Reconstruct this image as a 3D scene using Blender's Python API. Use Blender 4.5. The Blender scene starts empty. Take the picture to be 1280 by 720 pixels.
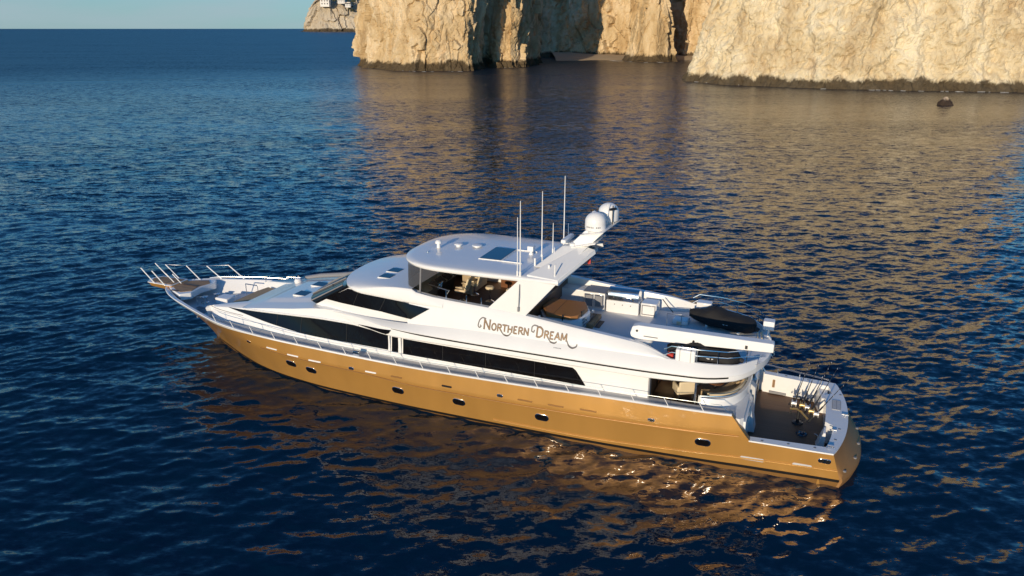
import bpy, bmesh, math, random
import numpy as np
from mathutils import Vector, Matrix
random.seed(7)
R = math.radians
sc = bpy.context.scene
COL = sc.collection

# ------------------------------------------------------------------ camera
CAM_H = 17.4
cam_d = bpy.data.cameras.new('camera')
cam_d.sensor_width = 36.0
cam_d.lens = 36.0 * 950.0 / 1280.0
cam_d.clip_start = 0.5
cam_d.clip_end = 80000.0
cam = bpy.data.objects.new('camera', cam_d)
cam.location = (0, 0, CAM_H)
cam.rotation_euler = (R(90 - 18.859), 0, 0)
COL.objects.link(cam)
sc.camera = cam

# ------------------------------------------------------------------ light
SUN_ELEV = 11.5
SUN_TRAVEL = 66.5            # azimuth the light travels towards, from +X
LIGHT = Vector((math.cos(R(SUN_ELEV)) * math.cos(R(SUN_TRAVEL)),
                math.cos(R(SUN_ELEV)) * math.sin(R(SUN_TRAVEL)),
                -math.sin(R(SUN_ELEV))))
sun_d = bpy.data.lights.new('sun', 'SUN')
sun_d.energy = 4.2
sun_d.angle = R(0.5)
sun_d.color = (1.0, 0.83, 0.60)
sun = bpy.data.objects.new('sun', sun_d)
sun.rotation_euler = (-LIGHT).to_track_quat('Z', 'Y').to_euler()
COL.objects.link(sun)

world = bpy.data.worlds.new('World')
sc.world = world
world.use_nodes = True
wn = world.node_tree
wn.nodes.clear()
w_out = wn.nodes.new('ShaderNodeOutputWorld')
w_bg = wn.nodes.new('ShaderNodeBackground')
w_sky = wn.nodes.new('ShaderNodeTexSky')
w_sky.sky_type = 'NISHITA'
w_sky.sun_disc = False
w_sky.sun_elevation = R(SUN_ELEV)
# sky sun azimuth: rotation 0 puts the sun on +Y, positive turns clockwise seen from above
to_sun = -LIGHT
w_sky.sun_rotation = math.atan2(to_sun.x, to_sun.y)
w_sky.air_density = 1.0
w_sky.dust_density = 0.2
w_sky.ozone_density = 4.0
w_bg.inputs['Strength'].default_value = 0.125
# thin drifting cloud, very low contrast
w_tc = wn.nodes.new('ShaderNodeTexCoord')
w_mp = wn.nodes.new('ShaderNodeMapping')
w_mp.inputs['Scale'].default_value = (1.6, 1.6, 9.0)
w_no = wn.nodes.new('ShaderNodeTexNoise')
w_no.inputs['Scale'].default_value = 3.2
w_no.inputs['Detail'].default_value = 7
w_rp = wn.nodes.new('ShaderNodeMapRange')
w_rp.inputs['From Min'].default_value = 0.36
w_rp.inputs['From Max'].default_value = 0.70
w_rp.inputs['To Min'].default_value = 0.62
w_rp.inputs['To Max'].default_value = 0.95
w_mx = wn.nodes.new('ShaderNodeMix')
w_mx.data_type = 'RGBA'
w_mx.inputs['B'].default_value = (2.95, 3.85, 4.3, 1)
wn.links.new(w_tc.outputs['Generated'], w_mp.inputs['Vector'])
wn.links.new(w_mp.outputs['Vector'], w_no.inputs['Vector'])
wn.links.new(w_no.outputs['Fac'], w_rp.inputs['Value'])
w_sp = wn.nodes.new('ShaderNodeSeparateXYZ'); wn.links.new(w_tc.outputs['Generated'], w_sp.inputs[0])
w_lo = wn.nodes.new('ShaderNodeMapRange'); w_lo.inputs['From Min'].default_value = 0.02; w_lo.inputs['From Max'].default_value = 0.10
w_lo.inputs['To Min'].default_value = 1.0; w_lo.inputs['To Max'].default_value = 0.0
wn.links.new(w_sp.outputs['Z'], w_lo.inputs['Value'])
w_ml = wn.nodes.new('ShaderNodeMath'); w_ml.operation = 'MULTIPLY'
wn.links.new(w_rp.outputs['Result'], w_ml.inputs[0]); wn.links.new(w_lo.outputs['Result'], w_ml.inputs[1])
wn.links.new(w_ml.outputs[0], w_mx.inputs['Factor'])
# the air over the sea that evening: clean, deep blue above a pale hazy rim
w_tn = wn.nodes.new('ShaderNodeMix'); w_tn.data_type = 'RGBA'; w_tn.blend_type = 'MULTIPLY'; w_tn.inputs['Factor'].default_value = 1.0
w_tn.inputs['B'].default_value = (0.41, 0.90, 1.18, 1)
wn.links.new(w_sky.outputs['Color'], w_tn.inputs['A'])
wn.links.new(w_tn.outputs['Result'], w_mx.inputs['A'])
wn.links.new(w_mx.outputs['Result'], w_bg.inputs['Color'])
wn.links.new(w_bg.outputs['Background'], w_out.inputs['Surface'])

sc.view_settings.view_transform = 'Standard'
sc.view_settings.look = 'None'
sc.view_settings.exposure = 0.0
sc.view_settings.gamma = 1.0
sc.view_settings.use_curve_mapping = False
sc.render.engine = 'CYCLES'
sc.cycles.max_bounces = 8
sc.cycles.sample_clamp_indirect = 6.0
sc.cycles.use_denoising = True

# ------------------------------------------------------------------ helpers
def tag(o, label=None, cat=None, group=None, kind=None):
    if label: o['label'] = label
    if cat: o['category'] = cat
    if group: o['group'] = group
    if kind: o['kind'] = kind
    return o

HD = 157.5
OX, OY = 13.95, 29.31
Fv = Vector((math.cos(R(HD)), math.sin(R(HD)), 0))
Pv = Vector((-math.sin(R(HD)), math.cos(R(HD)), 0))
def W(x, y, z):
    p = Vector((OX, OY, 0)) + Fv * x + Pv * y
    p.z = z
    return p

def pchip(xs, ys):
    xs = np.asarray(xs, float); ys = np.asarray(ys, float)
    h = np.diff(xs); d = np.diff(ys) / h
    m = np.zeros(len(xs))
    for i in range(1, len(xs) - 1):
        if d[i-1] * d[i] > 0:
            w1 = 2*h[i] + h[i-1]; w2 = h[i] + 2*h[i-1]
            m[i] = (w1 + w2) / (w1/d[i-1] + w2/d[i])
    m[0] = d[0]; m[-1] = d[-1]
    def f(x):
        x = min(max(x, xs[0]), xs[-1])
        i = int(min(max(np.searchsorted(xs, x) - 1, 0), len(xs) - 2))
        t = (x - xs[i]) / h[i]
        return float((2*t**3-3*t**2+1)*ys[i] + (t**3-2*t**2+t)*h[i]*m[i] + (-2*t**3+3*t**2)*ys[i+1] + (t**3-t**2)*h[i]*m[i+1])
    return f

def lin(xs, ys):
    return lambda x: float(np.interp(x, xs, ys))

class MB:
    def __init__(self): self.v = []; self.f = []
    def add(self, vs, fs):
        n = len(self.v)
        self.v += [tuple(p) for p in vs]
        self.f += [tuple(i + n for i in f) for f in fs]
        return self
    def box(self, x0, x1, y0, y1, z0, z1):
        x0, x1 = sorted((x0, x1)); y0, y1 = sorted((y0, y1)); z0, z1 = sorted((z0, z1))
        vs = [(x0,y0,z0),(x1,y0,z0),(x1,y1,z0),(x0,y1,z0),(x0,y0,z1),(x1,y0,z1),(x1,y1,z1),(x0,y1,z1)]
        return self.add(vs, [(0,3,2,1),(4,5,6,7),(0,1,5,4),(1,2,6,5),(2,3,7,6),(3,0,4,7)])
    def hexa(self, b, t):
        return self.add(list(b) + list(t), [(0,3,2,1),(4,5,6,7),(0,1,5,4),(1,2,6,5),(2,3,7,6),(3,0,4,7)])
    def prism(self, pts, off):
        n = len(pts); off = Vector(off)
        a = [Vector(p) for p in pts]; b = [p + off for p in a]
        fs = [tuple(range(n-1, -1, -1)), tuple(range(n, 2*n))]
        fs += [(i, (i+1) % n, n + (i+1) % n, n + i) for i in range(n)]
        return self.add(a + b, fs)
    def tube(self, path, r, n=8, cap=True):
        P = [Vector(p) for p in path]
        rs = r if isinstance(r, (list, tuple)) else [r] * len(P)
        rings = []
        up = Vector((0.13, 0.27, 0.95)).normalized()
        for i, p in enumerate(P):
            d = (P[min(i+1, len(P)-1)] - P[max(i-1, 0)])
            if d.length < 1e-9: d = Vector((0,0,1))
            d.normalize()
            a = d.cross(up)
            if a.length < 0.05: a = d.cross(Vector((1,0,0)))
            a.normalize(); b = d.cross(a)
            rings.append([p + (a*math.cos(2*math.pi*k/n) + b*math.sin(2*math.pi*k/n)) * rs[i] for k in range(n)])
        return self.loft(rings, cap=cap)
    def loft(self, rings, closed=True, cap=False):
        n = len(rings[0]); vs = [p for r in rings for p in r]; fs = []
        for i in range(len(rings) - 1):
            for k in range(n if closed else n - 1):
                k2 = (k + 1) % n
                fs.append((i*n + k, i*n + k2, (i+1)*n + k2, (i+1)*n + k))
        if cap:
            fs.append(tuple(range(n-1, -1, -1)))
            fs.append(tuple((len(rings)-1)*n + k for k in range(n)))
        return self.add(vs, fs)
    def lathe(self, prof, c=(0,0,0), n=24, axis='z'):
        rings = []
        for r, z in prof:
            ring = []
            for k in range(n):
                a = 2*math.pi*k/n
                u, w = r*math.cos(a), r*math.sin(a)
                p = {'z': (u, w, z), 'x': (z, u, w), 'y': (u, z, w)}[axis]
                ring.append((c[0]+p[0], c[1]+p[1], c[2]+p[2]))
            rings.append(ring)
        return self.loft(rings, cap=True)
    def grid(self, rows):
        return self.loft(rows, closed=False)
    def build(self, name, m, parent=None, smooth=False, bevel=0.0, seg=2, angle=35, solid=0.0, loc=None):
        me = bpy.data.meshes.new(name)
        me.from_pydata([tuple(p) for p in self.v], [], self.f)
        me.validate()
        bm = bmesh.new(); bm.from_mesh(me)
        bmesh.ops.remove_doubles(bm, verts=bm.verts, dist=1e-5)
        bmesh.ops.recalc_face_normals(bm, faces=bm.faces)
        bm.to_mesh(me); bm.free()
        me.materials.append(m)
        o = bpy.data.objects.new(name, me)
        COL.objects.link(o)
        if parent is not None: o.parent = parent
        if loc is not None: o.location = loc
        if solid:
            s = o.modifiers.new('s', 'SOLIDIFY'); s.thickness = solid; s.offset = -1
        if bevel:
            b = o.modifiers.new('b', 'BEVEL'); b.width = bevel; b.segments = seg; b.limit_method = 'ANGLE'; b.angle_limit = R(30)
            b.harden_normals = False
        if smooth or bevel:
            me.shade_smooth()
            me.set_sharp_from_angle(angle=R(angle))
        return o

def empty(name, loc, rz=0.0, parent=None):
    o = bpy.data.objects.new(name, None)
    o.empty_display_size = 0.3
    o.location = loc; o.rotation_euler = (0, 0, rz)
    COL.objects.link(o)
    if parent is not None: o.parent = parent
    return o

def mat(name, col, rough=0.5, metal=0.0, var=0.08, vscale=3.0, stretch=None, bump=0.0, bscale=40.0, coat=0.0, spec=0.5):
    m = bpy.data.materials.new(name); m.use_nodes = True
    nt = m.node_tree; b = nt.nodes['Principled BSDF']
    b.inputs['Roughness'].default_value = rough
    b.inputs['Metallic'].default_value = metal
    b.inputs['Coat Weight'].default_value = coat
    b.inputs['Coat Roughness'].default_value = 0.06
    b.inputs['Specular IOR Level'].default_value = spec
    tc = nt.nodes.new('ShaderNodeTexCoord')
    no = nt.nodes.new('ShaderNodeTexNoise'); no.inputs['Scale'].default_value = vscale; no.inputs['Detail'].default_value = 6
    if stretch:
        smp = nt.nodes.new('ShaderNodeMapping'); smp.inputs['Scale'].default_value = stretch
        nt.links.new(tc.outputs['Object'], smp.inputs['Vector']); nt.links.new(smp.outputs['Vector'], no.inputs['Vector'])
    else:
        nt.links.new(tc.outputs['Object'], no.inputs['Vector'])
    mx = nt.nodes.new('ShaderNodeMix'); mx.data_type = 'RGBA'
    mx.inputs['A'].default_value = tuple(c*(1-var) for c in col) + (1,)
    mx.inputs['B'].default_value = tuple(min(1, c*(1+var)) for c in col) + (1,)
    nt.links.new(no.outputs['Fac'], mx.inputs['Factor'])
    nt.links.new(mx.outputs['Result'], b.inputs['Base Color'])
    mr = nt.nodes.new('ShaderNodeMapRange')
    mr.inputs['To Min'].default_value = max(0.0, rough - 0.06); mr.inputs['To Max'].default_value = min(1, rough + 0.06)
    nt.links.new(no.outputs['Fac'], mr.inputs['Value'])
    nt.links.new(mr.outputs['Result'], b.inputs['Roughness'])
    if bump:
        n2 = nt.nodes.new('ShaderNodeTexNoise'); n2.inputs['Scale'].default_value = bscale; n2.inputs['Detail'].default_value = 4
        nt.links.new(tc.outputs['Object'], n2.inputs['Vector'])
        bp = nt.nodes.new('ShaderNodeBump'); bp.inputs['Strength'].default_value = bump; bp.inputs['Distance'].default_value = 0.02
        nt.links.new(n2.outputs['Fac'], bp.inputs['Height'])
        nt.links.new(bp.outputs['Normal'], b.inputs['Normal'])
    return m

def mat_teak(name, col, plank=0.06, along='X', dark=0.35):
    m = mat(name, col, 0.6, var=0.18, vscale=2.2)
    nt = m.node_tree; b = nt.nodes['Principled BSDF']
    src = b.inputs['Base Color'].links[0].from_socket
    tc = nt.nodes.new('ShaderNodeTexCoord'); sx = nt.nodes.new('ShaderNodeSeparateXYZ')
    nt.links.new(tc.outputs['Object'], sx.inputs[0])
    dv = nt.nodes.new('ShaderNodeMath'); dv.operation = 'DIVIDE'; dv.inputs[1].default_value = plank
    nt.links.new(sx.outputs['Y' if along == 'X' else 'X'], dv.inputs[0])
    fr = nt.nodes.new('ShaderNodeMath'); fr.operation = 'FRACT'; nt.links.new(dv.outputs[0], fr.inputs[0])
    lt = nt.nodes.new('ShaderNodeMath'); lt.operation = 'LESS_THAN'; lt.inputs[1].default_value = 0.1
    nt.links.new(fr.outputs[0], lt.inputs[0])
    fl = nt.nodes.new('ShaderNodeMath'); fl.operation = 'FLOOR'; nt.links.new(dv.outputs[0], fl.inputs[0])
    wn_ = nt.nodes.new('ShaderNodeTexWhiteNoise'); wn_.noise_dimensions = '1D'; nt.links.new(fl.outputs[0], wn_.inputs['W'])
    mr = nt.nodes.new('ShaderNodeMapRange'); mr.inputs['To Min'].default_value = 0.78; mr.inputs['To Max'].default_value = 1.15
    nt.links.new(wn_.outputs['Value'], mr.inputs['Value'])
    m1 = nt.nodes.new('ShaderNodeMix'); m1.data_type = 'RGBA'; m1.blend_type = 'MULTIPLY'; m1.inputs['Factor'].default_value = 1
    nt.links.new(src, m1.inputs['A']); nt.links.new(mr.outputs['Result'], m1.inputs['B'])
    m2 = nt.nodes.new('ShaderNodeMix'); m2.data_type = 'RGBA'
    nt.links.new(lt.outputs[0], m2.inputs['Factor']); nt.links.new(m1.outputs['Result'], m2.inputs['A'])
    m2.inputs['B'].default_value = tuple(c*dark for c in col) + (1,)
    nt.links.new(m2.outputs['Result'], b.inputs['Base Color'])
    return m

def mat_glass(name, tint, alpha):
    m = bpy.data.materials.new(name); m.use_nodes = True
    nt = m.node_tree; b = nt.nodes['Principled BSDF']
    b.inputs['Base Color'].default_value = tint + (1,)
    b.inputs['Roughness'].default_value = 0.02
    tr = nt.nodes.new('ShaderNodeBsdfTransparent'); tr.inputs['Color'].default_value = (0.75, 0.68, 0.6, 1)
    mx = nt.nodes.new('ShaderNodeMixShader'); mx.inputs['Fac'].default_value = alpha
    nt.links.new(tr.outputs[0], mx.inputs[1]); nt.links.new(b.outputs[0], mx.inputs[2])
    nt.links.new(mx.outputs[0], nt.nodes['Material Output'].inputs['Surface'])
    return m

M = {}
M['gelcoat'] = mat('white_gelcoat', (0.79, 0.78, 0.76), 0.22, var=0.05, vscale=1.1, stretch=(1, 1, 0.4), coat=0.3)
M['deck'] = mat('white_nonskid', (0.70, 0.70, 0.70), 0.6, var=0.04, vscale=2.5, bump=0.25, bscale=160)
M['deckgrey'] = mat('grey_nonskid', (0.52, 0.51, 0.50), 0.65, var=0.06, vscale=2.0, bump=0.25, bscale=160)
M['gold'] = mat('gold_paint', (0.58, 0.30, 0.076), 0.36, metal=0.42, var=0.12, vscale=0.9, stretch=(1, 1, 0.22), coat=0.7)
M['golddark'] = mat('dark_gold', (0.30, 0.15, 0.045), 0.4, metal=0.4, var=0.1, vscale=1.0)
M['transom'] = mat('shaded_transom_gold', (0.34, 0.175, 0.065), 0.5, metal=0.25, var=0.14, vscale=1.6, spec=0.3)  # hull gold made darker and browner, the aft face's shade painted into it
M['black'] = mat('black_stripe', (0.012, 0.010, 0.009), 0.35, var=0.2)
M['window'] = mat('black_window', (0.006, 0.005, 0.005), 0.05, var=0.2, spec=0.35)
M['mullion'] = mat('window_joint', (0.03, 0.028, 0.026), 0.4, var=0.2)
M['steel'] = mat('polished_steel', (0.78, 0.77, 0.75), 0.16, metal=1.0, var=0.04)
M['whitemetal'] = mat('white_painted_metal', (0.82, 0.81, 0.79), 0.3, var=0.03)
M['teak'] = mat_teak('teak_planks', (0.22, 0.115, 0.05))
M['teakdark'] = mat_teak('dark_teak_planks', (0.125, 0.058, 0.026))
M['teaklight'] = mat_teak('light_teak_planks', (0.36, 0.21, 0.095), plank=0.09)
M['cover'] = mat('tan_spa_cover', (0.34, 0.15, 0.045), 0.5, var=0.1, vscale=3, bump=0.2, bscale=25)
M['cream'] = mat('cream_leather', (0.68, 0.55, 0.36), 0.5, var=0.06, vscale=5)
M['tan'] = mat('tan_cushion', (0.42, 0.30, 0.17), 0.75, var=0.1, vscale=6, bump=0.2, bscale=60)
M['brown'] = mat('dark_brown_interior', (0.055, 0.028, 0.016), 0.45, var=0.2, vscale=2)
M['wood'] = mat('varnished_wood', (0.16, 0.065, 0.028), 0.3, var=0.25, vscale=3)
M['dark'] = mat('dark_plastic', (0.018, 0.018, 0.020), 0.5, var=0.2)
M['blackcloth'] = mat('black_cover_cloth', (0.012, 0.011, 0.011), 0.8, var=0.3, vscale=4, bump=0.5, bscale=9)
M['red'] = mat('red_fabric', (0.45, 0.03, 0.02), 0.6, var=0.15)
M['grey'] = mat('grey_trim', (0.22, 0.22, 0.23), 0.5, var=0.1)
M['tint'] = mat('blue_grey_hatch', (0.02, 0.045, 0.07), 0.06, var=0.1)
M['rubber'] = mat('black_rubber', (0.02, 0.02, 0.02), 0.7, var=0.2)
M['brass'] = mat('gold_reel_metal', (0.60, 0.42, 0.18), 0.35, metal=0.7, var=0.08)
M['silver'] = mat('silver_reel_metal', (0.75, 0.73, 0.70), 0.35, metal=0.6, var=0.05)
M['winshield'] = mat_glass('clear_windscreen', (0.02, 0.018, 0.015), 0.24)
M['goldlet'] = mat('bronze_lettering', (0.27, 0.16, 0.075), 0.4, metal=0.2, var=0.15)
M['outline'] = mat('dark_lettering_outline', (0.10, 0.075, 0.055), 0.5, var=0.1)

# numpy gradient noise -------------------------------------------------
_rng = np.random.RandomState(11)
_perm = _rng.permutation(256); _perm = np.concatenate([_perm, _perm, _perm])
_grad = _rng.normal(size=(256, 3)); _grad /= np.linalg.norm(_grad, axis=1)[:, None]
def perlin(x, y, z):
    xi = np.floor(x).astype(int); yi = np.floor(y).astype(int); zi = np.floor(z).astype(int)
    xf = x - xi; yf = y - yi; zf = z - zi
    u = xf**3*(xf*(xf*6-15)+10); v = yf**3*(yf*(yf*6-15)+10); w = zf**3*(zf*(zf*6-15)+10)
    xi &= 255; yi &= 255; zi &= 255
    out = 0
    for dx in (0, 1):
        for dy in (0, 1):
            for dz in (0, 1):
                g = _grad[_perm[_perm[_perm[xi+dx] + yi+dy] + zi+dz] & 255]
                n = g[..., 0]*(xf-dx) + g[..., 1]*(yf-dy) + g[..., 2]*(zf-dz)
                out = out + n * (u if dx else 1-u) * (v if dy else 1-v) * (w if dz else 1-w)
    return out * 1.5
def fbm(x, y, z, o=4, ridged=False):
    a = 1.0; s = 0
    for i in range(o):
        n = perlin(x*2**i + 17.3*i, y*2**i + 5.1*i, z*2**i + 9.7*i)
        if ridged: n = 0.6 - 2*np.abs(n)
        s = s + a*n; a *= 0.5
    return s

def mesh_np(name, verts, faces, m, smooth=True):
    me = bpy.data.meshes.new(name)
    nv = len(verts); nf = len(faces); k = faces.shape[1]
    me.vertices.add(nv); me.vertices.foreach_set('co', verts.astype(np.float32).ravel())
    me.loops.add(nf*k); me.loops.foreach_set('vertex_index', faces.astype(np.int32).ravel())
    me.polygons.add(nf)
    me.polygons.foreach_set('loop_start', np.arange(0, nf*k, k, dtype=np.int32))
    me.polygons.foreach_set('use_smooth', np.full(nf, smooth, dtype=bool))
    me.update(calc_edges=True)
    me.materials.append(m)
    o = bpy.data.objects.new(name, me)
    COL.objects.link(o)
    return o

# ================================================================== SETTING
# ------------------------------------------------------------------ sea
def mat_water():
    m = bpy.data.materials.new('sea_water'); m.use_nodes = True
    nt = m.node_tree; b = nt.nodes['Principled BSDF']
    b.inputs['Base Color'].default_value = (0.0004, 0.011, 0.031, 1)
    b.inputs['Roughness'].default_value = 0.05
    b.inputs['IOR'].default_value = 1.333
    tc = nt.nodes.new('ShaderNodeTexCoord')
    def noise(scale, detail, sx=1.0, sy=1.0, rot=0.0, dist=0.0):
        mp = nt.nodes.new('ShaderNodeMapping'); mp.inputs['Scale'].default_value = (sx, sy, 1); mp.inputs['Rotation'].default_value = (0, 0, rot)
        n = nt.nodes.new('ShaderNodeTexNoise'); n.inputs['Scale'].default_value = scale; n.inputs['Detail'].default_value = detail
        n.inputs['Distortion'].default_value = dist
        nt.links.new(tc.outputs['Object'], mp.inputs['Vector']); nt.links.new(mp.outputs['Vector'], n.inputs['Vector'])
        return n.outputs['Fac']
    # slopes of the small ripples taken straight from vector noise, so far water stays as rough as near water
    def vnoise(scale, detail, sx, sy, rot, k):
        mp = nt.nodes.new('ShaderNodeMapping'); mp.inputs['Scale'].default_value = (sx, sy, 1); mp.inputs['Rotation'].default_value = (0, 0, rot)
        n = nt.nodes.new('ShaderNodeTexNoise'); n.inputs['Scale'].default_value = scale; n.inputs['Detail'].default_value = detail
        nt.links.new(tc.outputs['Object'], mp.inputs['Vector']); nt.links.new(mp.outputs['Vector'], n.inputs['Vector'])
        s = nt.nodes.new('ShaderNodeVectorMath'); s.operation = 'SUBTRACT'; s.inputs[1].default_value = (.5, .5, .5)
        nt.links.new(n.outputs['Color'], s.inputs[0])
        q = nt.nodes.new('ShaderNodeVectorMath'); q.operation = 'MULTIPLY'; q.inputs[1].default_value = (k*.75, k, 0)
        nt.links.new(s.outputs[0], q.inputs[0]); return q.outputs[0]
    def vadd(s, t):
        q = nt.nodes.new('ShaderNodeVectorMath'); q.operation = 'ADD'; nt.links.new(s, q.inputs[0]); nt.links.new(t, q.inputs[1]); return q.outputs[0]
    v = vadd(vadd(vnoise(1.0, 2, 0.6, 1.5, R(10), 0.52), vnoise(2.8, 3, 0.65, 1.5, R(-16), 0.46)), vnoise(7.0, 2, 0.7, 1.4, R(24), 0.34))
    gust = noise(0.019, 4, 0.45, 1.7, R(8), 0.6)
    gr = nt.nodes.new('ShaderNodeMapRange'); gr.inputs['From Min'].default_value = 0.36; gr.inputs['From Max'].default_value = 0.66
    gr.inputs['To Min'].default_value = 0.45; gr.inputs['To Max'].default_value = 1.35
    nt.links.new(gust, gr.inputs['Value'])
    vs = nt.nodes.new('ShaderNodeVectorMath'); vs.operation = 'SCALE'
    # open water further out is choppier than the lee the yacht lies in
    ln = nt.nodes.new('ShaderNodeVectorMath'); ln.operation = 'LENGTH'; nt.links.new(tc.outputs['Object'], ln.inputs[0])
    op = nt.nodes.new('ShaderNodeMapRange'); op.inputs['From Min'].default_value = 38; op.inputs['From Max'].default_value = 120
    op.inputs['To Min'].default_value = 1.0; op.inputs['To Max'].default_value = 2.2
    nt.links.new(ln.outputs['Value'], op.inputs['Value'])
    ro = nt.nodes.new('ShaderNodeMapRange'); ro.inputs['From Min'].default_value = 85; ro.inputs['From Max'].default_value = 400
    ro.inputs['To Min'].default_value = 0.05; ro.inputs['To Max'].default_value = 0.36
    nt.links.new(ln.outputs['Value'], ro.inputs['Value']); nt.links.new(ro.outputs['Result'], b.inputs['Roughness'])
    gm = nt.nodes.new('ShaderNodeMath'); gm.operation = 'MULTIPLY'
    nt.links.new(gr.outputs['Result'], gm.inputs[0]); nt.links.new(op.outputs['Result'], gm.inputs[1])
    nt.links.new(v, vs.inputs[0]); nt.links.new(gm.outputs[0], vs.inputs['Scale'])
    ge = nt.nodes.new('ShaderNodeNewGeometry')
    nn = nt.nodes.new('ShaderNodeVectorMath'); nn.operation = 'NORMALIZE'
    nt.links.new(vadd(ge.outputs['Normal'], vs.outputs[0]), nn.inputs[0])
    nt.links.new(nn.outputs[0], b.inputs['Normal'])
    return m

def build_water():
    # rings of growing spacing: fine chop near the boat, coarse swell far out
    px = 760.0
    rr = [7.0]
    while rr[-1] < 40000:
        r = rr[-1]
        rr.append(r + max(0.10, min(0.62*r*r/(px*CAM_H), r*0.12)))
    rr = np.array(rr)
    dr = np.gradient(rr)
    dense = np.linspace(R(36), R(144), 1600)
    sparse = np.linspace(R(144), R(396), 120)[1:-1]
    th = np.concatenate([dense, sparse])
    RR, TH = np.meshgrid(rr, th, indexing='ij')
    X = RR*np.cos(TH); Y = RR*np.sin(TH); Z = np.zeros_like(X)
    cell = np.maximum(dr[:, None], RR*np.gradient(dense)[0])
    rng = np.random.RandomState(5)
    wind = R(104)
    DX = np.zeros_like(X); DY = np.zeros_like(X)
    lam = np.exp(np.linspace(np.log(0.42), np.log(10.0), 72))
    rmax = 420.0
    k_in = np.searchsorted(rr, rmax)
    x, y = X[:k_in], Y[:k_in]; cl = cell[:k_in]
    # slow warp keeps the crests from running as straight lines
    wx = x + 1.6*np.sin(0.071*y + 0.5) + 1.1*np.sin(0.113*x - 0.06*y)
    wy = y + 1.4*np.sin(0.064*x + 1.3) + 0.9*np.sin(0.09*y + 0.05*x)
    for L in lam:
        for _ in range(2):
            th_ = wind + rng.normal(0, R(34))
            k = 2*math.pi/L
            amp = 0.0125*L**0.92 if L < 1.4 else 0.0125*1.4**0.92*(L/1.4)**0.22
            amp *= rng.uniform(0.35, 1.0)*0.36
            ph = rng.uniform(0, 6.283)
            att = np.clip((L/cl - 2.2)/2.5, 0, 1)
            p = k*(wx*math.cos(th_) + wy*math.sin(th_)) + ph
            s, c = np.sin(p), np.cos(p)
            Z[:k_in] += att*amp*c
            DX[:k_in] -= att*amp*0.8*s*math.cos(th_); DY[:k_in] -= att*amp*0.8*s*math.sin(th_)
    X = X + DX; Y = Y + DY
    nr, nt_ = X.shape
    V = np.stack([X, Y, Z], -1).reshape(-1, 3)
    i = np.arange(nr-1)[:, None]; j = np.arange(nt_)[None, :]
    j2 = (j+1) % nt_
    F = np.stack([i*nt_+j, (i+1)*nt_+j, (i+1)*nt_+j2, i*nt_+j2], -1).reshape(-1, 4)
    V = np.concatenate([V, [[0, 0, 0]]])
    ctr = len(V)-1
    jj = np.arange(nt_)
    T = np.stack([np.full(nt_, ctr), jj, (jj+1) % nt_, (jj+1) % nt_], -1)
    # centre fan as degenerate-free triangles is not needed: nothing looks straight down there
    o = mesh_np('sea', V[:-1], F, mat_water())
    tag(o, 'dark blue rippled sea around the gold hulled yacht', 'sea', kind='structure')
build_water()

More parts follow.
